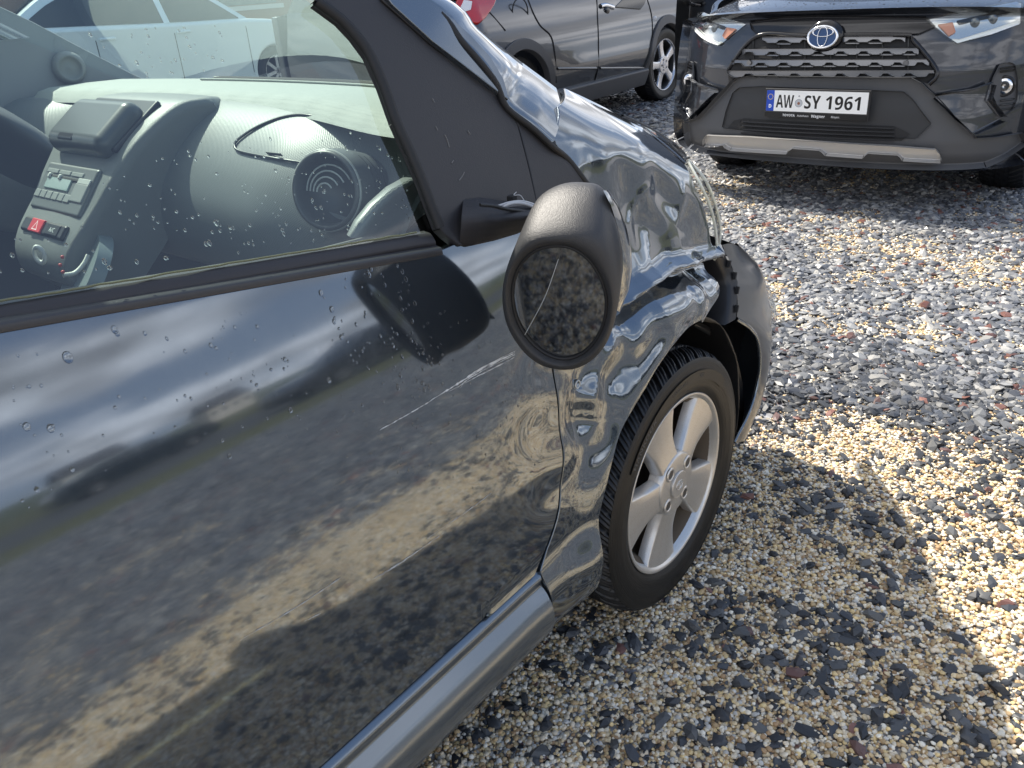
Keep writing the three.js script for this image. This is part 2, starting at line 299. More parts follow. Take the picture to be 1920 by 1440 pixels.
// ---- side glass and its black surround
const glassFront = cat([[822, 427], [806, 385], [790, 342], [766, 285], [740, 228], [716, 160], [690, 102], [664, 66], [636, 36], [590, 2]].map(p => onU(...p)), 4);
{
  const gf = glassFront, last = gf[gf.length - 1];
  const o = [...gf, ...cat([last, [lerp(last[0], -0.97, 0.5), lerp(last[1], 1.40, 0.55)], [-0.97, 1.395]], 4).slice(1), [-1.54, 1.41]];
  const low = []; for (let x = -1.54; x < -0.575; x += 0.03) low.push([x, beltY(x) - 0.03]);
  const gl = part(door, 'side_window', panel([...o, ...low], upper(-0.012), { cell: 0.04, fold: 0, step: 0.02 }), M.glass);
}
const sailOut = [[858, 458], [835, 440], ...[[822, 427], [806, 385], [790, 342], [766, 285], [740, 228], [716, 160], [690, 102], [664, 66], [636, 36], [590, 2]], [690, -40], [715, 0], [800, 72], [880, 130], [940, 184], [948, 198], [966, 235], [985, 308], [1003, 388], [1003, 418], [935, 440]];
part(door, 'mirror_sail', panel(sailOut.map(p => onU(...p)), (x, y) => V(x, y, flank(x, y) + 0.004), { cell: 0.03, fold: 0.012, step: 0.01 }), M.black);
for (const q of [[[829, 252], [834, 262], [838, 276]], [[812, 236], [816, 244]], [[806, 184], [810, 192]], [[866, 322], [862, 330], [856, 338]], [[872, 244], [877, 252]], [[846, 300], [842, 306]]]) part(door, 'scuff', tube(q.map(p => { const u = onU(...p); return V(u[0], u[1], flank(...u) + 0.0042); }), 0.0008, 8, 5), std([0.16, 0.155, 0.15], 0.8));
part(door, 'glass_run', (() => { const c = glassFront.map(p => V(p[0], p[1], flank(p[0], p[1]) + 0.002)); return tube(c, 0.0065, 60, 8); })(), M.rubber);
part(door, 'frame_strip', panel([[722, -6], [800, 62], [880, 122], [930, 160], [941, 182], [935, 181], [878, 137], [800, 80], [708, -2]].map(([x, y]) => onU(x, y)).concat([]), upper(0.008), { cell: 0.03, fold: 0.008 }), M.blackSmooth);
part(door, 'window_frame', panel([[784, -8], [830, 32], [870, 68], [905, 106], [930, 148], [940, 184], [900, 154], [860, 123], [800, 77], [724, 8], [712, -8]].map(([x, y]) => onU(x, y)), (x, y) => V(x, y, flank(x, y) + 0.013), { cell: 0.02, fold: 0.012, step: 0.006 }), M.paint);
part(car, 'front_quarter_trim', panel([[958, 208], [1000, 240], [1034, 270], [1062, 300], [1086, 330], [1104, 356], [1050, 410], [1012, 408], [1006, 385], [990, 308], [972, 238]].map(p => onU(...p)), (x, y) => V(x, y, flank(x, y) + 0.003), { cell: 0.02, fold: 0.012 }), M.black);
// ---- A pillar, from its lower edge along the black seal to the crest seen against the yard
{
  const lo = [[782, -8], [870, 78], [928, 148], [950, 197], [1000, 237], [1036, 271]], up = [[826, -8], [893, 50], [946, 93], [980, 118], [1018, 146], [1043, 165]];
  const rows = [], seal = [];
  const zq = p => { const q = onU(...p); return flank(q[0], q[1]) + 0.008; }, zA = zq(lo[0]), zB = zq(lo[5]), tt = p => clamp((p[0] - 782) / 254);
  const pl = lo.map(p => onZ(p[0], p[1], lerp(zA, zB, tt(p)))), pu = up.map((p, i) => onZ(p[0], p[1], lerp(zA, zB, tt(lo[i])) - lerp(0.065, 0.09, tt(lo[i]))));
  const dl = pl[0].clone().sub(pl[1]).normalize(), ext = (p, x, y, z) => [p, V(lerp(p.x, x, .5), lerp(p.y, y, .56), lerp(p.z, z, .5)), V(x, y, z)];
  const eL = ext(pl[0], -0.98, 1.415, -0.285), eU = ext(pu[0], -0.98, 1.445, -0.36);
  const L = [eL[2], eL[1], ...pl], U = [eU[2], eU[1], ...pu];
  const cl = cat(L.map(p => [p.x, p.y, p.z]), 5), cu = cat(U.map(p => [p.x, p.y, p.z]), 5);
  for (let i = 0; i < cl.length; i++) { const a = V(...cl[i]), b = V(...cu[i]), r = []; const out = V(0.25, 0.35, 1).normalize(); r.push(a.clone().addScaledVector(out, -0.012)); for (let k = 0; k <= 8; k++) { const t = k / 8; r.push(a.clone().lerp(b, t).addScaledVector(out, 0.013 * Math.sin(Math.PI * t) * (1 - 0.3 * t))); } r.push(b.clone().add(V(0, -0.01, -0.03))); r.push(b.clone().add(V(0.0, -0.02, -0.06))); rows.push(r); }
  part(car, 'windscreen_pillar', loft(rows), M.paint);
  part(car, 'pillar_seal', tube([...cl.map(p => V(p[0], p[1] - 0.003, p[2] - 0.001)), ...[[1062, 297], [1086, 327], [1106, 354]].map(p => { const q = onU(...p); return V(q[0], q[1], flank(...q) + 0.001); })], 0.0050, 90, 8), M.rubber);
  part(car, 'fender_seam', tube([[1044, 172], [1048, 187], [1047, 215], [1042, 245], [1036, 273]].map(p => { const q = onU(...p), w = clamp((273 - p[1]) / 110); return onZ(p[0], p[1], flank(...q) - 0.090 * w); }), 0.0042, 20, 8), M.rubber);
}
// ---- fender
const ARC = (a0, a1, n, r = 0.345) => Array.from({ length: n + 1 }, (_, k) => { const a = lerp(a0, a1, k / n) * Math.PI / 180; return [r * Math.cos(a), 0.275 + r * Math.sin(a)]; });
const tip = [[1318, 604], [1336, 566], [1343, 536], [1340, 514], [1346, 498]].map(p => onS(...p)), tear = [[1322, 506], [1298, 512], [1262, 525], [1226, 546], [1258, 519], [1298, 503], [1322, 495], [1348, 482], [1342, 470], [1338, 460]].map(p => onS(...p));
const lampEdge = [[1334, 430], [1324, 386], [1306, 346], [1284, 306]].map(p => onS(...p));
const fender = (() => {
  const a1 = Math.atan2(tip[0][1] - 0.275, tip[0][0]) * 180 / Math.PI;
  const rid = RIDGE.slice(2, 6).reverse();
  const o = [[-0.384, 0.90], [-0.384, 0.69], [-0.384, 0.60], ...cat([[-0.386, 0.555], [-0.399, 0.487], [-0.418, 0.438], [-0.450, 0.394], [-0.472, 0.374]], 4), [-0.466, 0.32], [-0.461, 0.27], [-0.457, 0.226], [-0.36, 0.222], ...ARC(187, Math.min(a1 + 2, 82), 40), ...cat(tip, 3), ...tear, ...cat(lampEdge, 3), ...cat(rid.map(([x, y]) => [x, y]), 6), ...[[1048, 200], [1040, 262]].map(p => onS(...p)), ...[[1066, 296], [1090, 328], [1106, 352]].map(p => onS(...p)), [-0.25, 0.905]];
  return part(car, 'front_fender', panel(o, skin, { cell: 0.006, fold: 0.022, step: 0.005 }), M.paint, { label: 'crumpled dark fender with torn edge above the wheel' });
})();
{ // sill with its highlight-catching round back
  const rows = []; for (let k = 0; k <= 40; k++) { const x = lerp(-2.0, -0.474, k / 40); rows.push([[0.374, -0.02], [0.372, -0.006], [0.366, 0.002], [0.358, 0.003], [0.352, 0.001], [0.346, 0.003], [0.336, 0.012], [0.32, 0.021], [0.302, 0.0255], [0.282, 0.025], [0.262, 0.019], [0.244, 0.007], [0.230, -0.010], [0.224, -0.03], [0.222, -0.10], [0.25, -0.12]].map(([y, z]) => V(x, y, z))); }
  part(car, 'sill', loft(rows, { flip: true }), M.satin);
}
// ---- hood, headlamp, bumper, nose
const mzF = z => -1.58 - z;
{
  const rows = []; for (let i = 0; i <= 20; i++) { const x = lerp(-0.12, 0.30, i / 20), y = ridge(x), z = S0(x, y) - 0.012, r = []; for (let k = 0; k <= 24; k++) { const t = k / 24, zz = lerp(z, -1.58 - z, t); r.push(V(x + 0.05 * Math.sin(Math.PI * t) * i / 20, y - 0.006 - 0.022 * Math.sin(Math.PI * Math.min(1, t * 6) / 2) + 0.012 * Math.sin(Math.PI * t), zz)); } rows.push(r); }
  part(car, 'hood', loft(rows), M.paint);
  part(car, 'hood_seal', tube(Array.from({ length: 9 }, (_, i) => { const x = lerp(0.05, 0.30, i / 8); return V(x, ridge(x) + 0.0015, S0(x, ridge(x)) - 0.008); }), 0.0045, 24, 6), M.rubber);
}
{ // front panel between hood and bumper
  const rows = []; for (const [x, y, zz, bow] of [[0.285, 0.852, -0.20, 0.02], [0.36, 0.82, -0.22, 0.05], [0.45, 0.75, -0.24, 0.08], [0.52, 0.66, -0.25, 0.09], [0.55, 0.56, -0.25, 0.10]]) { const r = []; for (let k = 0; k <= 16; k++) { const t = k / 16; r.push(V(x + bow * Math.sin(Math.PI * t), y - 0.012, lerp(zz, mzF(zz), t))); } rows.push(r); }
  part(car, 'front_panel', loft(rows), M.paint);
}
{ // headlamp: clear shell reaching back along the fender's front edge
  const edge = [[1286, 304], [1308, 346], [1326, 386], [1337, 430], [1340, 462]], out = [[1290, 300], [1322, 336], [1342, 384], [1351, 430], [1348, 466]];
  const g = [], rows = [], inner = [];
  edge.forEach((p, i) => { const q = onS(...p), A = V(q[0], q[1], S0(...q) + 0.002), B = onZ(out[i][0], out[i][1], A.z - 0.02), C = V(B.x + 0.10, B.y - 0.03, B.z - 0.14), D = V(C.x + 0.05, C.y - 0.03, C.z - 0.14); rows.push([A, A.clone().lerp(B, 0.5).add(V(0, 0, 0.006)), B, B.clone().lerp(C, 0.5).add(V(0.03, 0, 0.01)), C, D]); inner.push([A.clone().add(V(0.005, 0, -0.03)), B.clone().add(V(-0.05, 0, -0.07)), C.clone().add(V(-0.08, 0, -0.02)), D.clone().add(V(-0.06, 0, 0))]); });
  const hl = part(car, 'headlamp', loft(inner), std([0.6, 0.6, 0.58], 0.2, 0.8)); part(hl, 'lens', loft(rows), M.clear);
  for (const c of [rows.map(r => r[0].clone().add(V(0.003, 0, 0.002))), rows.map(r => r[2])]) part(hl, 'lens_edge', tube(c, 0.0026, 30, 6), phy([0.86, 0.87, 0.80], { transmission: 0.5, thickness: 0, roughness: 0.25 }));
}
{ // bumper corner, torn off the fender and standing proud of it
  const le = [[1352, 460], [1362, 484], [1374, 506], [1383, 528], [1382, 562], [1380, 598], [1404, 614], [1418, 634], [1424, 668], [1421, 712], [1406, 767], [1376, 829]];
  const ri = [[1379, 459], [1398, 475], [1417, 494], [1434, 522], [1443, 556], [1445, 592], [1443, 620], [1441, 645], [1436, 675], [1428, 712], [1413, 755], [1381, 831]];
  const rows = [], flange = [];
  le.forEach((p, i) => {
    const t = i / 11, A = onZ(p[0], p[1], lerp(-0.075, -0.030, sstep(0, 0.55, t))), B = onZ(ri[i][0], ri[i][1], A.z - lerp(0.05, 0.035, t));
    const r = []; for (let k = 0; k <= 8; k++) { const u = k / 8; r.push(A.clone().lerp(B, u).add(V(0.012 * Math.sin(Math.PI * u), 0.004 * Math.sin(9 * u + i), 0.016 * Math.sin(Math.PI * u) + 0.003 * Math.sin(i * 1.7 + u * 5)))); }
    const y = lerp(0.66, 0.20, t), nx = 0.66 + 0.05 * Math.sin(Math.PI * t) - 0.10 * (1 - t) * (1 - t);
    for (const [u, z] of [[0.35, -0.28], [0.72, -0.42], [0.93, -0.58], [1, -0.79], [0.93, -1.0], [0.72, -1.16], [0.4, -1.3], [0.0, -1.48]]) r.push(V(lerp(Math.min(B.x, nx), nx, u), lerp(B.y, y, Math.min(1, u * 1.6)), z));
    rows.push(r); flange.push(A);
  });
  const bp = part(car, 'front_bumper', loft(rows), phy([0.045, 0.055, 0.066], { metalness: 0.4, roughness: 0.3, clearcoat: 0.7, clearcoatRoughness: 0.12 }), { label: 'torn loose corner of the front bumper' });  // darker copy of the body paint; a dim reflection put into its colour
  const fr = flange.slice(0, 6).map((A, i) => [A, A.clone().add(V(-0.016, -0.002, -0.004)), A.clone().add(V(-0.030, -0.006, -0.012)), A.clone().add(V(-0.034, -0.008, -0.05))]);
  part(bp, 'bumper_flange', loft(fr), M.blackSmooth);
  for (let k = 1; k < 5; k++) { const A = flange[k].clone().lerp(flange[k + 1], 0.4).add(V(-0.007, 0, 0.003)); part(bp, 'clip_slot', rbox(0.006, 0.016, 0.008, 0.001).rotateZ(-0.3).translate(A.x, A.y, A.z), M.void); }
  const lip = flange.slice(5).map(A => A.clone().add(V(0, 0, 0.001))); part(bp, 'arch_lip', tube(lip, 0.005, 40, 6), M.paint);
  // round fog lamp hole with the broken shard beside it
  const c = onZ(1434, 575, -0.088), ring = (px, s) => Array.from({ length: 20 }, (_, k) => { const a = k / 20 * 2 * Math.PI; return onZ(1433 + px * Math.cos(a) * s, 574 + 36 * Math.sin(a) * s + 4 * Math.cos(a), -0.080 - 0.012 * s); });
  part(bp, 'fog_lamp_hole', loft([ring(11, 1), ring(11, 0.7).map(p => p.add(V(0.0, 0, -0.0))), ring(11, 0.02)], { closeU: true }), M.void);
  const sh = [[1441, 538], [1450, 556], [1456, 582], [1455, 604], [1447, 611], [1440, 606]], sh2 = [[1433, 541], [1439, 560], [1443, 582], [1443, 600], [1440, 610], [1437, 607]];
  part(bp, 'broken_shard', loft([sh2.map(p => onZ(p[0], p[1], -0.075)), sh.map((p, i) => onZ(p[0], p[1], -0.088 - 0.004 * Math.sin(i * 2))), sh.map(p => onZ(p[0] - 1, p[1], -0.11))]), M.paint);
}
part(car, 'engine_bay_sun_block', boxAt(-0.12, 0.42, 0.30, 0.80, -1.30, -0.27, 0.02), M.void);  // plain box added to keep sunlight from leaking under the hood
part(car, 'front_crossmember', boxAt(0.40, 0.56, 0.24, 0.62, -1.25, -0.30, 0.02), M.void);
{ // dark structure in the gap between fender and bumper
  const P = (x, y, z) => onZ(x, y, z);
  const g = new THREE.CylinderGeometry(0.022, 0.03, 0.09, 16).rotateZ(0.2); const c = P(1352, 520, -0.13); g.translate(c.x, c.y, c.z);
  part(car, 'washer_bottle', g, std([0.09, 0.09, 0.09], 0.5));
  const rows = [[1330, 470], [1340, 500], [1345, 540], [1345, 580], [1350, 620], [1350, 680], [1345, 760]].map((p, i) => { const A = P(p[0], p[1], -0.15), B = P(p[0] + 50, p[1] + 6, -0.15), r = []; for (let k = 0; k <= 6; k++) r.push(A.clone().lerp(B, k / 6).add(V(0, 0, -0.02 * Math.sin(k * 1.3 + i)))); return r; });
  part(car, 'inner_wing', loft(rows), std([0.02, 0.021, 0.024], 0.45));
  const ar = []; for (let k = 0; k <= 44; k++) { const a = lerp(-8, 196, k / 44) * Math.PI / 180, r = 0.338, w = 0.004 * Math.sin(k * 1.1); ar.push([[0.010, r], [-0.02, r - 0.006 + w], [-0.08, r - 0.002], [-0.16, r - 0.004 + w], [-0.24, r - 0.03], [-0.26, r - 0.14]].map(([z, q]) => V(q * Math.cos(a), 0.275 + q * Math.sin(a), Math.min(z, -0.03) ))); }
  part(car, 'wheel_arch_liner', loft(ar), std([0.012, 0.012, 0.013], 0.5));
  // flap of the liner hanging out behind the bumper
  const fl = [[1310, 604], [1352, 622], [1380, 664], [1393, 720], [1396, 770], [1388, 806], [1374, 828]], fi = [[1300, 612], [1338, 634], [1362, 676], [1374, 726], [1377, 772], [1372, 804], [1366, 822]];
  part(car, 'liner_flap', loft([fi.map(p => P(p[0], p[1], -0.075)), fl.map((p, i) => P(p[0], p[1], -0.055)), fl.map((p, i) => P(p[0], p[1], -0.058).add(V(0.004, 0, -0.03)))]), std([0.012, 0.013, 0.015], 0.3));
}
// ---------------------------------------------------------------- wheel: tyre with cut tread, five-spoke alloy rim
const sidewallTex = dataTex(256, (x, y) => { const q = 0.5 + 0.35 * (tn(256, 20)(x, y) - 0.5) + 0.5 * (tn(256, 90)(x, y) - 0.5); return [q, q, q]; });
const tyreDirt = dataTex(512, (x, y) => { const a = tn(512, 26)(x, y), b = tn(512, 90)(x, y), q = 0.105 + 0.10 * sstep(0.5, 0.85, 0.6 * a + 0.4 * b); return [q, q * 0.98, q * 0.95]; }, { srgb: true });
function tyreGeos(R, w, rimR, blocks = 46) {
  // tread band, grooves cut into the mesh
  const fine = blocks < 48, nu = blocks * (fine ? 16 : 7), nv = fine ? 48 : 30, rows = [];
  for (let i = 0; i <= nu; i++) {
    const a = i / nu * 2 * Math.PI, r = [];
    for (let j = 0; j <= nv; j++) {
      const v = j / nv * 2 - 1, av = Math.abs(v);            // -1 .. 1 across the tread
      let dep = 0; const k = i / nu * blocks;
      if (Math.abs(av - 0.34) < 0.045) dep = 0.0075;         // two ring grooves
      const sk = k + (av < 0.34 ? v * 1.5 : -Math.pow(av, 1.3) * 1.25 + (v > 0 ? 0.5 : 0)), f = sk - Math.floor(sk);
      if (av > 0.38 && f < 0.26) dep = Math.max(dep, 0.0085);
      if (av < 0.31 && f < 0.20) dep = Math.max(dep, 0.0055);
      const s1 = Math.abs(f - 0.48), s2 = Math.abs(f - 0.74); if (s1 < 0.045 || s2 < 0.045) dep = Math.max(dep, 0.0028); // sipes
      const round = 0.013 * Math.pow(av, 5), rad = R - round - dep * (1 - 0.25 * Math.pow(av, 8));
      r.push(V(rad * Math.cos(a), rad * Math.sin(a), v * w * 0.46));
    }
    rows.push(r);
  }
  const tread = loft(rows, { flip: true });
  const prof = []; // outer and inner sidewalls
  const sw = [[R - 0.013, 0.46], [R - 0.020, 0.485], [R - 0.024, 0.478], [R - 0.034, 0.497], [R - 0.05, 0.5], [R - 0.052, 0.494], [R - 0.068, 0.485], [R - 0.078, 0.462], [rimR + 0.004, 0.425], [rimR - 0.006, 0.40]];
  for (const q of sw) prof.push(new THREE.Vector2(q[0], q[1] * w));
  const side = new THREE.LatheGeometry(prof, 120).rotateX(Math.PI / 2); const side2 = side.clone().scale(1, 1, -1);
  return { tread, side, side2, w };
}
function makeWheel(parent, C, R, w, rimR, spin, out, opt = {}) { // out = +1: face towards +z
  const put = g => { if (out < 0) g.rotateY(Math.PI); return g.translate(C.x, C.y, C.z); };
  const T = tyreGeos(R, w, rimR, opt.blocks || 46), rub = std([0.38, 0.38, 0.39], 0.5, 0, { map: tyreDirt, bumpMap: sidewallTex, bumpScale: 0.0008 }), trd = std([0.010, 0.010, 0.011], 0.5);
  const wh = part(parent, 'wheel', put(merge([T.side, T.side2])), rub); 
  part(wh, 'tread', put(T.tread), trd);
  const alloy = opt.alloy, face = opt.face || 0, zf = w * 0.40 + face;
  const n = opt.spokes || 5, nb = opt.bolts || 4, bA = opt.boltA || 0.68, fgs = [];
  const wid = (opt.width || [0.033, 0.033, 0.036, 0.045, 0.055, 0.064]).map(v => v * rimR / 0.19), ext = rimR * 0.985, r0 = rimR * 0.24;
  for (let k = 0; k < n; k++) { // each spoke a tapering bar with sloping flanks
    const a = spin + (k + 0.5) * 2 * Math.PI / n, rows = [], c = Math.cos(a), sn = Math.sin(a);
    for (let i = 0; i <= 16; i++) {
      const t = i / 16, r = lerp(r0, ext, t), f = t * 5, j = Math.min(4, Math.floor(f)), hw = lerp(wid[j], wid[j + 1], f - j), z = zf - 0.006 * Math.sin(Math.PI * t) - 0.004 * t, d = 0.024;
      const ro = r => Math.sqrt(Math.max(0, 1 - (hw / Math.max(r, hw + 0.001)) ** 2));
      rows.push([[-hw - 0.006, z - d], [-hw - 0.004, z - 0.012], [-hw, z - 0.003], [-hw + 0.003, z], [-hw * 0.5, z + 0.0012], [0, z + 0.0016], [hw * 0.5, z + 0.0012], [hw - 0.003, z], [hw, z - 0.003], [hw + 0.004, z - 0.012], [hw + 0.006, z - d]].map(([w, zz]) => { const rr_ = t > 0.9 ? Math.sqrt(Math.max(0, r * r - w * w * (t - 0.9) * 10)) : r; return V(rr_ * c - w * sn, rr_ * sn + w * c, zz); }));
    }
    fgs.push(loft(rows, { flip: true }));
  }
  const hubR = rimR * 0.37, hz = zf + 0.002; fgs.push(new THREE.LatheGeometry([[hubR + 0.004, hz - 0.03], [hubR, hz - 0.012], [hubR - 0.003, hz - 0.003], [hubR - 0.008, hz], [0.03, hz + 0.001], [0.0, hz + 0.001]].map(q => new THREE.Vector2(...q)), 72).rotateX(Math.PI / 2));
  const fg = merge(fgs);
  const rim = part(wh, 'rim', put(merge([fg, new THREE.LatheGeometry([[rimR - 0.016, 0.30 * w], [rimR - 0.011, 0.37 * w], [rimR - 0.006, 0.43 * w], [rimR, 0.445 * w], [rimR + 0.003, 0.435 * w], [rimR - 0.002, 0.37 * w]].map(q => new THREE.Vector2(...q)), 120).rotateX(Math.PI / 2)])), alloy);
  part(wh, 'rim_barrel', put(new THREE.LatheGeometry([[rimR - 0.010, 0.36 * w], [rimR - 0.024, 0.26 * w], [rimR - 0.032, 0.0], [rimR - 0.030, -0.4 * w], [rimR - 0.004, -0.45 * w]].map(q => new THREE.Vector2(...q)), 90).rotateX(Math.PI / 2)), opt.barrel || alloy);
  part(wh, 'brake_disc', put(new THREE.CylinderGeometry(rimR * 0.62, rimR * 0.62, 0.02, 48).rotateX(Math.PI / 2).translate(0, 0, -0.02)), std([0.022, 0.020, 0.019], 0.6, 0.3));
  const cz = zf + 0.004;
  part(wh, 'centre_cap', put(merge([new THREE.CylinderGeometry(0.027, 0.029, 0.006, 32).rotateX(Math.PI / 2).translate(0, 0, cz + 0.001), new THREE.TorusGeometry(0.028, 0.0022, 8, 40).translate(0, 0, cz + 0.002), new THREE.TorusGeometry(0.014, 0.0012, 6, 30).scale(1, 0.68, 1).translate(0, 0, cz + 0.004), new THREE.TorusGeometry(0.009, 0.001, 6, 24).scale(0.55, 1, 1).translate(0, 0, cz + 0.004), new THREE.TorusGeometry(0.010, 0.001, 6, 24).scale(1, 0.4, 1).translate(0, 0.005, cz + 0.004)])), opt.cap || alloy);
  for (let k = 0; k < nb; k++) { // bolts sunk in round wells
    const a = bA + k * 2 * Math.PI / nb, bx = 0.05 * Math.cos(a), by = 0.05 * Math.sin(a);
    part(wh, 'bolt_well', put(new THREE.LatheGeometry([[0.0, 0.0006], [0.010, 0.0006], [0.0105, 0.0030], [0.0135, 0.0036], [0.0155, 0.0010]].map(q => new THREE.Vector2(...q)), 28).rotateX(Math.PI / 2).translate(bx, by, zf + 0.002)), alloy);
    part(wh, 'wheel_bolt', put(new THREE.CylinderGeometry(0.0095, 0.0095, 0.004, 20).rotateX(Math.PI / 2).translate(bx, by, zf + 0.002)), std([0.10, 0.095, 0.09], 0.5, 0.6));
  }
  return wh;
}
const alloyDirt = dataTex(512, (x, y) => { const a = tn(512, 14)(x, y), b = tn(512, 70)(x, y), q = sstep(0.5, 0.9, 0.5 * a + 0.5 * b); return [lerp(0.82, 0.68, q), lerp(0.81, 0.63, q), lerp(0.79, 0.55, q)]; }, { srgb: true });
alloyDirt.repeat.set(9, 9);
const alloyMat = std([0.98, 0.98, 0.98], 0.34, 0.72, { map: alloyDirt });
const carWheel = { alloy: alloyMat, spokes: 5, face: 0.004, barrel: std([0.10, 0.075, 0.05], 0.8, 0.1) };
const wheelF = makeWheel(car, V(0, 0.270, -0.0775), 0.2785, 0.155, 0.190, 75 * Math.PI / 180, 1, carWheel);
{ // raised lettering round the tyre's sidewall, its sheen and dirt put into a lighter colour (only shapes of letters can be made out)
  const cv = document.createElement('canvas'); cv.width = 1024; cv.height = 64; const c = cv.getContext('2d'); c.fillStyle = '#000'; c.fillRect(0, 0, 1024, 64); c.fillStyle = '#fff'; c.font = 'bold 52px sans-serif'; c.textBaseline = 'middle'; c.fillText('HANKOOK', 20, 34); c.font = '30px sans-serif'; c.fillText('155/65 R14', 420, 34); c.fillText('75T', 700, 34);
  const t = new THREE.CanvasTexture(cv); const cw = document.createElement('canvas'); cw.width = 1024; cw.height = 64; const cc = cw.getContext('2d'); cc.fillStyle = '#1d1d1e'; cc.fillRect(0, 0, 1024, 64); cc.globalAlpha = 0.2; cc.drawImage(cv, 0, 0); const t2 = new THREE.CanvasTexture(cw); t2.colorSpace = THREE.SRGBColorSpace; const rows = []; for (let i = 0; i <= 60; i++) { const a = lerp(2.55, 0.75, i / 60); rows.push([0.2215, 0.2425].map((r, k) => V(r * Math.cos(a), 0.27 + r * Math.sin(a), [0.0006, 0.0024][k]))); }
  const g = loft(rows); const uv = g.attributes.uv; for (let i = 0; i < uv.count; i++) { const u = uv.getX(i), v = uv.getY(i); uv.setXY(i, v, u); }
  part(wheelF, 'sidewall_lettering', g, std([0.9, 0.88, 0.85], 0.5, 0, { map: t2, bumpMap: t, bumpScale: 0.003 }));
}
for (const [x, z, o] of [[-2.34, -0.0775, 1], [0, -1.5025, -1], [-2.34, -1.5025, -1]]) { // the other three wheels share the same shapes
  const w = wheelF.clone(); w.position.set(x, 0, 0); if (o < 0) { w.scale.z = -1; w.position.z = 0; } car.add(w);
}
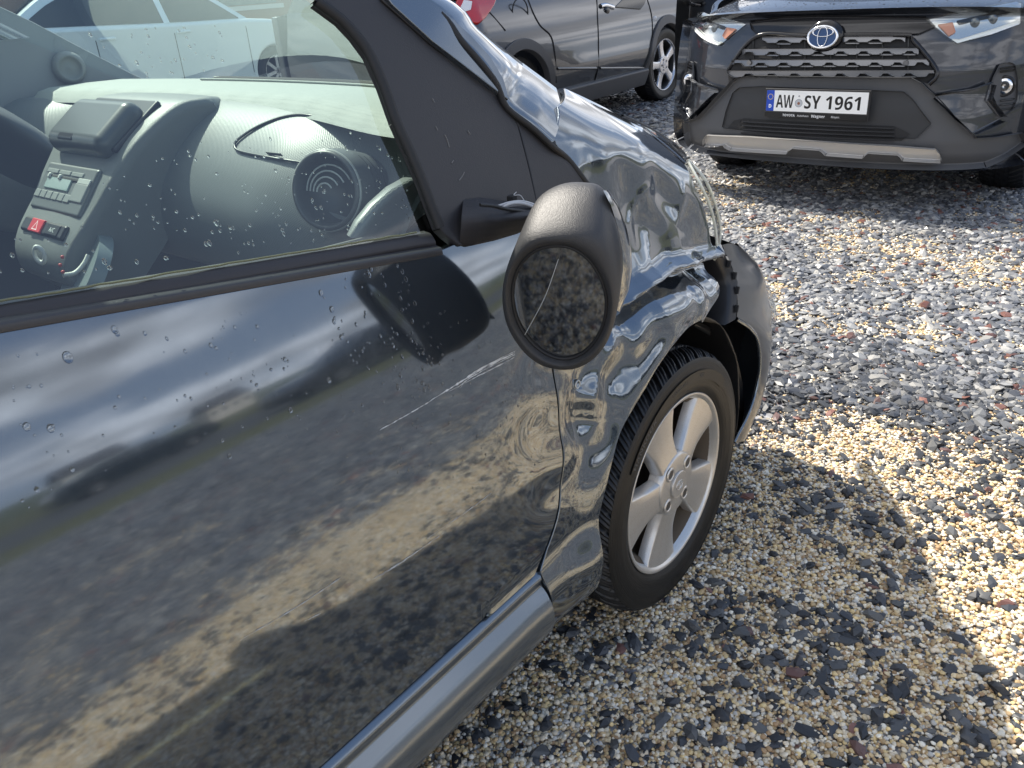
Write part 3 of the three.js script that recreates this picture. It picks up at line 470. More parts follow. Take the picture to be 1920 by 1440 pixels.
// ---------------------------------------------------------------- side mirror, broken off its foot and hanging
{
  const Mc = V(-0.545, 0.893, 0.105), toC = CAM.p.clone().sub(Mc).normalize();
  const n = V(-0.90, -0.20, 0.38).normalize();
  const P = (px, py, back) => onPlane(px, py, Mc.clone().addScaledVector(n, -back), n);
  // rings of the housing, clockwise from the top, each at its own distance behind the glass
  const rin = [[1046, 460], [1076, 466], [1104, 486], [1126, 520], [1137, 558], [1134, 598], [1118, 636], [1092, 662], [1060, 672], [1028, 664], [1000, 644], [976, 612], [963, 574], [962, 534], [976, 496], [1006, 468]];
  const r1 = [[1047, 452], [1082, 458], [1114, 480], [1137, 516], [1147, 558], [1143, 604], [1125, 645], [1096, 674], [1060, 687], [1022, 679], [990, 656], [963, 618], [950, 576], [950, 530], [966, 488], [1002, 458]];
  const r2 = [[1040, 425], [1090, 424], [1130, 444], [1152, 496], [1160, 548], [1152, 604], [1133, 650], [1100, 682], [1060, 693], [1016, 685], [982, 660], [955, 620], [943, 576], [945, 524], [962, 472], [990, 436]];
  const r3 = [[1046, 358], [1092, 352], [1128, 362], [1152, 416], [1166, 476], [1163, 540], [1143, 600], [1112, 650], [1064, 672], [1018, 664], [984, 640], [962, 600], [956, 560], [962, 500], [980, 432], [1004, 380]];
  const r4 = [[1052, 348], [1094, 345], [1130, 358], [1150, 410], [1160, 470], [1152, 530], [1130, 590], [1098, 632], [1058, 652], [1020, 642], [992, 620], [974, 580], [972, 540], [978, 490], [992, 432], [1016, 374]];
  const r5 = [[1062, 380], [1092, 378], [1114, 390], [1126, 430], [1130, 480], [1122, 530], [1102, 570], [1078, 592], [1056, 596], [1034, 586], [1018, 566], [1008, 540], [1006, 508], [1012, 470], [1024, 430], [1040, 398]];
  const ring = (r, b) => { const c = cat(r, 4, true), h = c.length >> 1; return [...c.slice(h), ...c.slice(0, h)]; } ;
  const ringP = (r, b) => ring(r).map(p => P(p[0], p[1], typeof b === 'function' ? b(p) : b));
  const hood = p => lerp(0.022, 0.055, sstep(470, 350, p[1]));
  const rows = [ringP(rin, 0.006), ringP(r1, -0.006), ringP(r2, 0.004), ringP(r3, hood), ringP(r4, p => hood(p) + 0.03), ringP(r5, 0.105), ringP(r5.map(p => [lerp(p[0], 1068, 0.97), lerp(p[1], 485, 0.97)]), 0.115)];
  const sm = []; for (let j = 0; j < rows[0].length; j++) { const c = cat(rows.map(r => r[j].toArray()), 5); sm.push(c.map(q => V(...q))); }
  const rowsS = sm[0].map((_, i) => sm.map(c => c[i]));
  const mirGrain = grainTex.clone(); mirGrain.repeat.set(9, 4); mirGrain.needsUpdate = true;
  const mir = part(car, 'side_mirror', loft(rowsS, { closeU: true }), std([0.036, 0.036, 0.038], 0.5, 0, { bumpMap: mirGrain, bumpScale: 0.00045 }), { label: 'black wing mirror hanging by its cable' });
  const gl = cat(rin, 4, true).map(p => P(p[0], p[1], 0.005)); const cen = gl.reduce((a, b) => a.add(b), V(0, 0, 0)).multiplyScalar(1 / gl.length);
  part(mir, 'mirror_glass', loft([0.01, 0.2, 0.4, 0.6, 0.8, 0.9, 1].map(t => gl.map(p => cen.clone().lerp(p, t).addScaledVector(n, 0.0018 * (1 - t * t)))), { closeU: true }), std([0.34, 0.35, 0.36], 0.05, 1));
  part(mir, 'glass_gap', tube(gl.filter((_, i) => i % 2 === 0).map(p => p.clone().addScaledVector(n, 0.001)), 0.0022, 90, 6, true), M.rubber);
  { // thin crack across the glass
    const a = P(1047, 486, 0.0005), b = P(1022, 556, 0.0005), c = P(984, 628, 0.0005); part(mir, 'glass_crack', tube([a, b, c], 0.0003, 16, 5), std([0.6, 0.62, 0.62], 0.5));
  }
  // painted cap on the far side
  const e0 = [[1131, 357], [1146, 386], [1158, 424], [1167, 470], [1168, 506], [1163, 542], [1153, 580]], e1 = [[1136, 358], [1156, 384], [1172, 424], [1182, 466], [1184, 504], [1177, 546], [1156, 592]];
  const rowsC = e0.map((p, i) => { const A = P(p[0], p[1], 0.045), B = P(e1[i][0], e1[i][1], 0.085), C = P(e1[i][0] - 40, e1[i][1], 0.13), r = []; for (let k = 0; k <= 6; k++) { const t = k / 6; r.push(A.clone().lerp(B, t).addScaledVector(camR, 0.005 * Math.sin(Math.PI * t))); } r.push(B.clone().lerp(C, 0.5).addScaledVector(camR, 0.004), C); return r; });
  part(mir, 'mirror_cap', loft(rowsC), M.paint);
  // foot left on the door, with the torn wires
  const f = [[868, 378], [900, 374], [940, 380], [985, 384], [1012, 390]], fb = [[862, 452], [890, 455], [930, 448], [975, 436], [1012, 420]];
  const fr = f.map((p, i) => { const t = i / 4, A = onU(...p), B = onU(...fb[i]), zA = flank(...A), zB = flank(...B), o = lerp(0.008, 0.060, t), a = onZ(p[0], p[1], zA + o * 0.55), m = onZ(lerp(p[0], fb[i][0], 0.45), lerp(p[1], fb[i][1], 0.42), zA + o + 0.014), b = onZ(fb[i][0], fb[i][1], zB + o * 0.55); const back = onZ(p[0], p[1] - 4, zA + 0.002); return cat([[back.x, back.y, back.z], [a.x, a.y, a.z], [m.x, m.y, m.z], [b.x, b.y, b.z], [b.x, b.y - 0.006, zB]], 4).map(q => V(...q)); });
  const foot = part(door, 'mirror_foot', loft(fr), M.black);
  const w = (pts, z, r, m) => part(foot, 'cable', tube(pts.map((p, i) => onZ(p[0], p[1], z + 0.006 * i)), r, 24, 6), m);
  const wg = std([0.5, 0.5, 0.5], 0.45), wb = std([0.03, 0.03, 0.03], 0.5);
  w([[938, 392], [955, 383], [975, 381], [1000, 388], [1030, 404]], -0.035, 0.0022, wg); w([[942, 390], [960, 386], [985, 386], [1008, 394], [1030, 410]], -0.034, 0.0018, std([0.25, 0.25, 0.26], 0.45)); w([[930, 388], [955, 380], [980, 378], [1006, 386], [1030, 400]], -0.04, 0.0018, wg);
  w([[900, 384], [925, 386], [950, 392], [990, 398], [1030, 414]], -0.034, 0.0024, wb); w([[968, 360], [964, 366], [975, 366], [983, 376]], -0.045, 0.0005, wg);
  part(foot, 'connector', rbox(0.012, 0.009, 0.01, 0.002).translate(...onZ(960, 372, -0.05).toArray()), M.void);
}
// ---------------------------------------------------------------- rest of the car's shell
const mz = z => -1.58 - z;
{
  // rear quarter on this side, whole flank on the far side
  const rear = [[-1.568, beltY(-1.568) - 0.045], [-1.568, 0.38], [-1.568, 0.24], ...Array.from({ length: 25 }, (_, k) => { const a = lerp(187, -7, k / 24) * Math.PI / 180; return [-2.34 + 0.335 * Math.cos(a), 0.275 + 0.335 * Math.sin(a)]; }), [-2.93, 0.24], [-2.98, 0.6], [-2.93, 0.95], [-2.80, 1.06], [-2.0, 1.055]];
  part(car, 'rear_quarter', panel(rear, (x, y) => V(x, y, flank(x, y)), { cell: 0.04, fold: 0.02 }), M.paint);
  part(car, 'rear_side_window', panel([[-1.60, 1.05], [-1.60, 1.40], [-2.1, 1.38], [-2.5, 1.26], [-2.62, 1.10], [-2.0, 1.06]], upper(-0.012), { cell: 0.05, fold: 0 }), M.glass);
  part(car, 'centre_pillar', panel([[-1.54, 1.03], [-1.54, 1.42], [-1.605, 1.42], [-1.605, 1.03]], upper(-0.004), { cell: 0.05, fold: 0.01 }), M.blackSmooth);
  const farO = [[-0.12, 1.0], [0.3, 0.86], [0.42, 0.62], ...Array.from({ length: 25 }, (_, k) => { const a = lerp(20, 187, k / 24) * Math.PI / 180; return [0.345 * Math.cos(a), 0.275 + 0.345 * Math.sin(a)]; }), [-0.37, 0.23], [-1.98, 0.23], ...Array.from({ length: 25 }, (_, k) => { const a = lerp(-7, 187, k / 24) * Math.PI / 180; return [-2.34 + 0.335 * Math.cos(a), 0.275 + 0.335 * Math.sin(a)]; }), [-2.93, 0.24], [-2.98, 0.6], [-2.93, 0.95], [-2.80, 1.06], [-1.3, 1.04], [-0.58, 0.95]];
  part(car, 'far_flank', panel(farO, (x, y) => V(x, y, mz(flank(x, y))), { cell: 0.04, fold: 0.02, flip: true }), M.paint);
  part(car, 'far_side_window', panel([[-0.62, 0.96], [-0.70, 1.10], [-0.97, 1.37], [-2.1, 1.38], [-2.5, 1.26], [-2.62, 1.08], [-1.3, 1.03]], (x, y) => V(x, y, mz(flank(x, y) - 0.012)), { cell: 0.06, fold: 0, flip: true }), M.glass);
  // far windscreen pillar
  const A = V(-0.28, 1.03, -1.44), B = V(-0.98, 1.42, -1.25), r = []; for (let k = 0; k <= 8; k++) { const c = A.clone().lerp(B, k / 8); c.y += 0.02 * Math.sin(Math.PI * k / 8); r.push([c.clone().add(V(0.03, 0.015, 0.06)), c.clone().add(V(0.0, 0.03, 0.0)), c.clone().add(V(-0.05, 0.0, -0.03)), c.clone().add(V(-0.09, -0.03, -0.02)), c.clone().add(V(-0.05, -0.03, 0.04))]); }
  part(car, 'far_windscreen_pillar', loft(r, { closeU: true }), M.paint);
  // roof, tailgate, floor
  const rows = []; for (let i = 0; i <= 16; i++) { const x = lerp(-0.95, -2.62, i / 16), y = 1.435 + 0.03 * Math.sin(Math.PI * i / 16) - 0.05 * sstep(0.6, 1, i / 16), rw = []; for (let k = 0; k <= 20; k++) { const t = k / 20; rw.push(V(x + 0.06 * Math.sin(Math.PI * t) * (1 - i / 16), y + 0.05 * Math.sin(Math.PI * t) - 0.012, lerp(-0.285, mz(-0.285), t))); } rows.push(rw); }
  part(car, 'roof', loft(rows), M.paint);
  const tg = []; for (const [x, y] of [[-2.60, 1.40], [-2.78, 1.2], [-2.86, 1.05], [-2.97, 0.85], [-3.02, 0.6], [-3.01, 0.4], [-2.95, 0.24]]) { const rw = []; for (let k = 0; k <= 12; k++) { const t = k / 12, zz = lerp(-0.22, mz(-0.22), t); rw.push(V(x - 0.06 * Math.sin(Math.PI * t), y, zz)); } tg.push(rw); }
  part(car, 'tailgate', loft(tg, { flip: true }), M.paint);
  part(car, 'floor_pan', boxAt(-2.9, 0.45, 0.19, 0.25, -1.48, -0.10, 0.01), M.void);
  part(car, 'bulkhead', boxAt(-0.36, -0.10, 0.22, 0.93, -1.53, -0.20, 0.01), M.void);
  part(car, 'inner_sill', boxAt(-2.0, -0.45, 0.2, 0.36, -0.2, -0.06, 0.01), M.void);
  part(car, 'door_lining', panel([[-1.28, 0.40], [-0.52, 0.40], [-0.46, 0.86], [-0.60, 0.93], [-1.28, 0.975]], (x, y) => V(x, y, flank(x, y) - 0.07), { cell: 0.06, fold: 0.03 }), std([0.10, 0.105, 0.105], 0.7));
  part(car, 'far_door_lining', panel([[-1.28, 0.40], [-0.52, 0.40], [-0.46, 0.86], [-0.60, 0.93], [-1.28, 0.975]], (x, y) => V(x, y, mz(flank(x, y) - 0.07)), { cell: 0.06, fold: 0.03, flip: true }), std([0.10, 0.105, 0.105], 0.7));
  // windscreen
  const ws = []; for (let i = 0; i <= 12; i++) { const t = i / 12, rw = []; for (let k = 0; k <= 24; k++) { const u = k / 24, z = lerp(lerp(-0.155, -0.315, t), lerp(mz(-0.155), mz(-0.315), t), u), bow = Math.sin(Math.PI * u); rw.push(V(lerp(-0.23, -0.96, t) + lerp(0.17, 0.07, t) * bow, lerp(1.015, 1.425, t) + 0.012 * Math.sin(Math.PI * t) + 0.012 * bow, z)); } ws.push(rw); }
  part(car, 'windscreen', loft(ws), M.glass);
  part(car, 'cowl', boxAt(-0.16, 0.02, 0.93, 0.985, -1.35, -0.24, 0.02), M.black);
}
// ---------------------------------------------------------------- water drops and scratches on the door
{
  const drop = new THREE.SphereGeometry(1, 12, 8).scale(1, 1, 0.30);
  const list = []; const add = (px, py, r, st, f, onglass) => { const [x, y] = hitZ(px, py, f); list.push([x, y, r, st, onglass]); };
  const spread = (n, poly, r0, r1, f, gl) => { let k = 0, guard = 0; const xs = poly.map(p => p[0]), ys = poly.map(p => p[1]); while (k < n && guard++ < n * 60) { const px = rr(Math.min(...xs), Math.max(...xs)), py = rr(Math.min(...ys), Math.max(...ys)); let c = false; for (let i = 0, j = poly.length - 1; i < poly.length; j = i++) if ((poly[i][1] > py) !== (poly[j][1] > py) && px < (poly[j][0] - poly[i][0]) * (py - poly[i][1]) / (poly[j][1] - poly[i][1]) + poly[i][0]) c = !c; if (!c) continue; add(px, py, r0 + (r1 - r0) * Math.pow(rnd(), 2.2), rr(0.9, 1.7), f, gl); k++; } };
  spread(95, [[590, 520], [760, 480], [800, 620], [930, 700], [760, 740], [600, 640]], 0.0011, 0.0030, S0, 0);
  spread(110, [[380, 620], [900, 560], [1040, 700], [1040, 860], [600, 900], [200, 760]], 0.0008, 0.0022, S0, 0);
  spread(50, [[0, 660], [560, 560], [560, 700], [0, 1000]], 0.0008, 0.0024, S0, 0);
  spread(60, [[760, 700], [1040, 720], [1040, 950], [700, 900]], 0.0008, 0.0018, S0, 0);
  for (const [x, y, r] of [[127, 670, .0042], [215, 618, .003], [50, 800, .003], [95, 803, .003], [545, 769, .0026], [617, 713, .0028], [640, 632, .0026], [430, 855, .0024], [622, 580, .003]]) add(x, y, r, 1.35, S0, 0);
  const glassF = (x, y) => flank(x, y) - 0.012;
  spread(120, [[180, 330], [420, 250], [640, 240], [760, 300], [800, 410], [500, 450], [220, 430]], 0.0006, 0.0018, glassF, 1);
  spread(60, [[420, 340], [780, 330], [800, 420], [430, 480]], 0.0006, 0.0018, glassF, 1);
  spread(26, [[0, 450], [300, 380], [480, 440], [480, 470], [0, 530]], 0.0008, 0.0024, glassF, 1);
  spread(36, [[140, 60], [420, 40], [420, 150], [260, 150]], 0.0008, 0.0018, glassF, 1);
  const build = (sel, name, parent) => {
    const L = list.filter(sel), m = new THREE.InstancedMesh(drop, M.water, L.length); m.name = name; m.userData.kind = 'stuff'; const b = rootOf(parent), mt = new THREE.Matrix4();
    L.forEach(([x, y, r, st, gl], i) => { const f = gl ? glassF : S, e = 0.002, n = V(-(f(x + e, y) - f(x - e, y)) / (2 * e), -(f(x, y + e) - f(x, y - e)) / (2 * e), 1).normalize(), up = V(0.15 * (hash2(i, 7) - 0.5), 1, 0).addScaledVector(n, -n.y).normalize(), rt = up.clone().cross(n).normalize(); mt.makeBasis(rt.multiplyScalar(r), up.multiplyScalar(r * st), n.clone().multiplyScalar(r)).setPosition(x - b.x, y - b.y, f(x, y) - b.z); m.setMatrixAt(i, mt); });
    parent.add(m);
  };
  build(l => !l[4], 'water_drops', door); build(l => l[4], 'window_drops', door);
  // scratches: fine broken ribbons of bared primer lying on the paint
  const scr = std([0.62, 0.64, 0.65], 0.75);
  const ribbon = (pts, w0, w1, n, seedk) => { const c = cat(pts.map(p => onS(...p)), n), pos = []; const idx = []; c.forEach((p, i) => { const a = c[Math.max(0, i - 1)], b = c[Math.min(c.length - 1, i + 1)], dx = b[0] - a[0], dy = b[1] - a[1], l = Math.hypot(dx, dy) || 1, t = i / (c.length - 1), w = lerp(w0, w1, t) * Math.max(0, 0.35 + 1.3 * (vnoise(i * 0.55, seedk) - 0.25)) * Math.sin(Math.PI * clamp(t * 0.96 + 0.02)) ** 0.4, j = 0.0006 * (vnoise(i * 0.3, seedk + 5) - 0.5); for (const s of [-1, 1]) { const x = p[0] - dy / l * (w * s + j), y = p[1] + dx / l * (w * s + j); pos.push(x, y, S(x, y) + 0.0004); } if (i) idx.push(2 * i - 2, 2 * i, 2 * i - 1, 2 * i, 2 * i + 1, 2 * i - 1); }); const g = new THREE.BufferGeometry(); g.setAttribute('position', new THREE.Float32BufferAttribute(pos, 3)); g.setIndex(idx); g.computeVertexNormals(); return g; };
  part(door, 'scratch', ribbon([[712, 806], [780, 768], [850, 724], [905, 690], [962, 664]], 0.0007, 0.0018, 30, 1), scr, { label: 'long white scratch across the door' });
  [[0, 6], [3, 14], [8, 9], [11, 3]].forEach(([a, b], k) => part(door, 'scratch', ribbon([[830 + a * 3, 738 - a], [890, 702 + b - 8], [966, 662 + b - 6]], 0.0003, 0.0008, 30, 11 + k), scr));
  for (const [pts, k] of [[[[450, 1200], [560, 1135], [640, 1082]], 21], [[[700, 1085], [760, 1048], [830, 1000]], 23], [[[712, 1080], [750, 1056], [780, 1035]], 25], [[[800, 1010], [880, 955], [920, 925]], 27], [[[570, 1165], [600, 1150]], 29]]) part(door, 'scratch', ribbon(pts, 0.0004, 0.0008, 30, k), std([0.45, 0.47, 0.49], 0.7));
  part(fender, 'rivet_mark', new THREE.TorusGeometry(0.0062, 0.0014, 6, 24).translate(C_ring[0], C_ring[1], S(...C_ring) + 0.003), std([0.5, 0.52, 0.5], 0.3, 0.5));
}
// ---------------------------------------------------------------- cabin seen through the side window
{
  const weave = dataTex(128, (x, y) => { const q = 0.5 + 0.5 * Math.sin(x * 2 * Math.PI * 16) * Math.sin(y * 2 * Math.PI * 16); return [q, q, q]; });
  const soft = std([0.15, 0.165, 0.168], 0.42, 0, { bumpMap: weave, bumpScale: 0.00022 }), shelf = std([0.29, 0.315, 0.295], 0.62, 0, { bumpMap: grainTex, bumpScale: 0.0004 }), cons = std([0.17, 0.182, 0.18], 0.45, 0, { bumpMap: grainTex, bumpScale: 0.0003 }), dark = std([0.045, 0.05, 0.052], 0.35), pod = std([0.075, 0.078, 0.085], 0.5);
  // dashboard: profile in (x, y) swept across the car
  const prof = [[-0.20, 1.045], [-0.30, 1.052], [-0.39, 1.050], [-0.425, 1.050], [-0.455, 1.047], [-0.500, 1.028], [-0.545, 0.995], [-0.580, 0.955], [-0.600, 0.91], [-0.600, 0.85], [-0.57, 0.80], [-0.50, 0.78]];
  const rows = []; for (let k = 0; k <= 60; k++) { const t = k / 60, z = lerp(-0.155, -1.30, t), c = Math.sin(Math.PI * t), e = sstep(-0.42, -0.155, z), e2 = sstep(-1.1, -1.30, z); rows.push(cat(prof, 4).map(([x, y]) => { const w = sstep(-0.36, -0.5, x); return V(x + 0.015 * c - 0.02 * w * 0 - 0.06 * e * (1 - w) * 0.6 + 0.05 * e * w - 0.06 * e2, y - 0.05 * e * w - 0.02 * e * (1 - w) + 0.006 * c, z); })); }
  const gd = loft(rows); { const uv = gd.attributes.uv; for (let i = 0; i < uv.count; i++) uv.setXY(i, uv.getX(i) * 9, uv.getY(i) * 20); }
  const dash = part(car, 'dashboard', gd, soft);
  // pale shelf under the windscreen, with the long defroster slot
  const sh = []; for (let k = 0; k <= 40; k++) { const t = k / 40, z = lerp(-0.18, -1.26, t), c = Math.sin(Math.PI * t); sh.push([[-0.445, 1.043], [-0.425, 1.061], [-0.40, 1.066], [-0.32, 1.066], [-0.24, 1.064], [-0.15, 1.05]].map(([x, y]) => V(x + 0.055 * c - 0.055, y - 0.012 * sstep(-0.45, -0.2, z), z))); }
  part(dash, 'dash_shelf', loft(sh), shelf);
  const slot = (z0, z1, x, w) => { const r = []; for (let k = 0; k <= 30; k++) { const z = lerp(z0, z1, k / 30), t = (z + 0.18) / -1.18, c = Math.sin(Math.PI * t); r.push(V(x + 0.055 * c - 0.055, 1.0675 - 0.012 * sstep(-0.45, -0.2, z), z)); } return tube(r, w, 60, 6).scale(1, 1, 1); };
  part(dash, 'defroster_slot', merge([slot(-0.34, -0.92, -0.268, 0.0035), slot(-0.34, -0.92, -0.262, 0.0035), slot(-0.34, -0.92, -0.274, 0.003)]), M.void);
  part(dash, 'slot_frame', merge([slot(-0.32, -0.95, -0.284, 0.0022), slot(-0.32, -0.95, -0.253, 0.0022)]), shelf);
  // glove box lid: a fine seam round the opening
  const profD = cat(prof, 10).filter(q => q[0] < -0.44 && q[1] > 0.86), dx = (z, y0) => { const e = sstep(-0.42, -0.155, z), c = Math.sin(Math.PI * clamp((z + 0.155) / -1.145)), y = y0 + 0.05 * e - 0.006 * c; let x = -0.45; for (let i = 1; i < profD.length; i++) if (profD[i][1] <= y) { const a = profD[i - 1], q = profD[i]; x = lerp(a[0], q[0], clamp((a[1] - y) / (a[1] - q[1] || 1))); break; } return x + 0.015 * c + 0.05 * e; };
  const dz = (px, py) => { const [z, y] = hitX(px, py, (zz, yy) => dx(zz, yy) - 0.004); return V(dx(z, y) - 0.004, y, z); };
  const lid = cat([[700, 243], [650, 231], [600, 220], [560, 215], [520, 222], [478, 240], [446, 262], [440, 275], [452, 284], [500, 294], [560, 304], [590, 308]], 3).map(p => dz(...p));
  part(dash, 'glove_box_seam', tube(lid, 0.0022, 120, 5), dark);
  part(dash, 'airbag_mark', (() => { const c = dz(516, 288); return rbox(0.002, 0.006, 0.035, 0.001).rotateZ(0.7).translate(c.x - 0.002, c.y, c.z); })(), std([0.08, 0.085, 0.085], 0.5));
  // round air vent with its pod
  {
    const c = onZ(612, 358, -0.245), ax = V(-0.93, 0.22, 0.30).normalize(), X = V(0, 1, 0).cross(ax).normalize(), Y = ax.clone().cross(X), m = basis(X, Y, ax, c), vent = new THREE.Group(); 
    const A = g => g.applyMatrix4(m);
    const v = part(dash, 'air_vent', A(new THREE.LatheGeometry([[0.052, -0.05], [0.054, 0.0], [0.050, 0.006], [0.046, 0.004], [0.043, -0.006], [0.040, -0.045], [0.0, -0.047]].map(q => new THREE.Vector2(...q)), 48).rotateX(Math.PI / 2)), std([0.075, 0.08, 0.083], 0.4));
    part(dash, 'vent_pod', A(new THREE.LatheGeometry([[0.054, 0], [0.056, -0.03], [0.052, -0.08], [0.03, -0.16], [0.0, -0.19]].map(q => new THREE.Vector2(...q)), 40).rotateX(Math.PI / 2)), std([0.12, 0.13, 0.135], 0.45));
    part(dash, 'vent_ring', A(new THREE.TorusGeometry(0.052, 0.0024, 8, 60)), std([0.34, 0.35, 0.34], 0.35));
    for (let k = 0; k < 4; k++) part(dash, 'vent_blade', A(new THREE.TorusGeometry(0.036 - 0.008 * k, 0.0012, 6, 40, 2.6).rotateZ(0.5).translate(0, -0.002, -0.008 + 0.004 * k)), std([0.42, 0.44, 0.43], 0.35));
    for (let k = 0; k < 3; k++) part(dash, 'pod_rib', A(new THREE.TorusGeometry(0.0545 - 0.0012 * k, 0.0016, 6, 30, 1.6).rotateZ(-0.6).translate(0, 0, -0.034 - 0.016 * k)), dark);
  }
  { // curved end of the dashboard by the door
    const a = [[650, 440], [664, 412], [690, 380], [724, 350], [760, 330], [798, 318]], b = [[700, 445], [712, 418], [732, 392], [760, 366], [786, 348], [812, 338]];
    part(dash, 'dash_end_trim', loft([a.map(p => onZ(p[0], p[1], -0.175)), a.map(p => onZ(p[0] + 8, p[1] + 6, -0.150)), b.map(p => onZ(p[0] - 14, p[1], -0.150)), b.map(p => onZ(p[0], p[1] + 4, -0.165)), b.map(p => onZ(p[0] + 30, p[1] + 40, -0.165))], { flip: true }), soft);
  }
  // ---- centre console
  const cp = cat([[-0.36, 1.045], [-0.43, 1.060], [-0.48, 1.066], [-0.53, 1.060], [-0.60, 1.020], [-0.65, 0.972], [-0.69, 0.927], [-0.735, 0.880], [-0.752, 0.845], [-0.745, 0.81], [-0.70, 0.78]], 6);
  const cr = []; cp.forEach(([x, y], i) => { const t = i / (cp.length - 1), h = lerp(0.150, 0.092, sstep(0.12, 0.9, t)) * lerp(0.55, 1, sstep(0.0, 0.2, t)), r = []; const e = 0.012; for (const [u, d] of [[-1, 0.13], [-1, 0.02], [-0.985, 0.006], [-0.93, 0.0], [-0.5, -0.002], [0, -0.003], [0.5, -0.002], [0.93, 0], [0.985, 0.006], [1, 0.02], [1, 0.13]]) { const nx = -0.72, ny = 0.69; r.push(V(x - nx * d * (t < 0.2 ? 0.4 : 1), y - ny * d, -0.79 + u * h)); } cr.push(r); });
  const con = part(car, 'centre_console', loft(cr, { flip: true }), cons);
  const face = (t, dz, lift) => { t = (t * 9 + 1) / 10; const f = clamp(t) * (cp.length - 1), i = Math.min(cp.length - 2, Math.floor(f)), q = f - i, a = cp[i], b = cp[i + 1], x = lerp(a[0], b[0], q), y = lerp(a[1], b[1], q), tx = b[0] - a[0], ty = b[1] - a[1], l = Math.hypot(tx, ty), n = V(ty / l, -tx / l, 0); if (n.y < 0) n.negate(); return { P: V(x, y, -0.79 + dz).addScaledVector(n, lift), n, d: V(tx / l, ty / l, 0) }; };
  const onFace = (t, dz, w, h, dep, lift = 0, r = 0.003) => { const f = face(t, dz, lift); return rbox(w, h, dep, r).applyMatrix4(basis(V(0, 0, 1), f.d.clone().negate(), f.n, f.P)); };
  // storage box with its lid, standing on the console
  const box = part(car, 'storage_lid', onFace(0.325, 0.0, 0.190, 0.105, 0.046, 0.008, 0.021), std([0.085, 0.092, 0.095], 0.32)); part(box, 'finger_notch', onFace(0.375, -0.02, 0.055, 0.016, 0.014, 0.026, 0.005), M.blackSmooth);
  part(car, 'storage_recess', onFace(0.30, 0.0, 0.205, 0.115, 0.010, 0.000, 0.012), M.blackSmooth);
  // radio
  const rad = part(car, 'radio', onFace(0.515, 0.0, 0.176, 0.086, 0.012, 0.001, 0.006), std([0.12, 0.13, 0.13], 0.4));
  const btn = std([0.22, 0.235, 0.23], 0.45), scrn = std([0.20, 0.27, 0.26], 0.15);
  part(rad, 'display', onFace(0.505, -0.020, 0.085, 0.022, 0.004, 0.0075, 0.002), scrn);
  part(rad, 'disc_slot', onFace(0.484, -0.012, 0.110, 0.006, 0.004, 0.0075, 0.002), M.void);
  for (let k = 0; k < 3; k++) part(rad, 'button', onFace(0.466, -0.056 + k * 0.043, 0.040, 0.008, 0.006, 0.006, 0.0015), btn);
  for (let k = 0; k < 6; k++) part(rad, 'button', onFace(0.546, -0.074 + k * 0.021, 0.019, 0.014, 0.006, 0.006, 0.0015), btn);
  for (let k = 0; k < 2; k++) part(rad, 'button', onFace(0.484, 0.062 + k * 0.0, 0.040, 0.010, 0.006, 0.006 + 0.0005 * k, 0.0015), std([0.42, 0.44, 0.42], 0.4));
  part(rad, 'button_pad', onFace(0.522, 0.060, 0.044, 0.034, 0.007, 0.006, 0.006), btn);
  for (const d of [-0.055, -0.018]) part(rad, 'knob_stub', onFace(0.484, d, 0.008, 0.010, 0.010, 0.008, 0.003), std([0.5, 0.52, 0.5], 0.4));
  // switch row with the red hazard button
  const sw = part(car, 'switch_row', onFace(0.640, 0.0, 0.150, 0.026, 0.010, 0.002, 0.006), M.blackSmooth);
  const cv = document.createElement('canvas'); cv.width = 256; cv.height = 128; const c = cv.getContext('2d');
  c.fillStyle = '#c3232e'; c.fillRect(0, 0, 256, 128); c.strokeStyle = '#f2dede'; c.lineWidth = 9; c.beginPath(); c.moveTo(128, 22); c.lineTo(176, 104); c.lineTo(80, 104); c.closePath(); c.stroke();
  const hz = new THREE.CanvasTexture(cv); hz.colorSpace = THREE.SRGBColorSpace;
  part(sw, 'hazard_button', onFace(0.640, -0.018, 0.044, 0.024, 0.010, 0.0045, 0.002), std([1, 1, 1], 0.4, 0, { map: hz }));
  const cv2 = document.createElement('canvas'); cv2.width = 128; cv2.height = 64; const c2 = cv2.getContext('2d'); c2.fillStyle = '#101214'; c2.fillRect(0, 0, 128, 64); c2.fillStyle = '#dfe6e4'; c2.font = '34px sans-serif'; c2.textAlign = 'center'; c2.textBaseline = 'middle'; c2.fillText('A/C', 64, 34); const ac = new THREE.CanvasTexture(cv2); ac.colorSpace = THREE.SRGBColorSpace;
  part(sw, 'air_conditioning_button', onFace(0.640, 0.038, 0.044, 0.020, 0.010, 0.0035, 0.002), std([1, 1, 1], 0.4, 0, { map: ac }));
  // heater panel with pale round slider guides below
  const hp = part(car, 'heater_panel', (() => { const p = onZ(150, 500, -0.70); return new THREE.CylinderGeometry(0.075, 0.08, 0.02, 40).rotateZ(0.9).rotateY(-0.3).translate(p.x, p.y - 0.02, p.z); })(), std([0.18, 0.22, 0.23], 0.3));
  part(hp, 'slider_knob', (() => { const p = onZ(74, 478, -0.66); return new THREE.TorusGeometry(0.012, 0.004, 8, 24).scale(0.6, 1, 1).rotateY(-0.9).translate(p.x, p.y, p.z); })(), std([0.55, 0.56, 0.54], 0.5));
  part(hp, 'slider_lever', tube([onZ(118, 516, -0.62), onZ(140, 512, -0.62), onZ(158, 494, -0.62), onZ(166, 478, -0.62)], 0.0035, 16, 6), std([0.6, 0.61, 0.56], 0.5));
  for (const [x, y] of [[117, 482], [113, 497], [118, 510]]) part(hp, 'red_mark', new THREE.SphereGeometry(0.0028, 8, 6).translate(...onZ(x, y, -0.615).toArray()), std([0.5, 0.05, 0.05], 0.5));
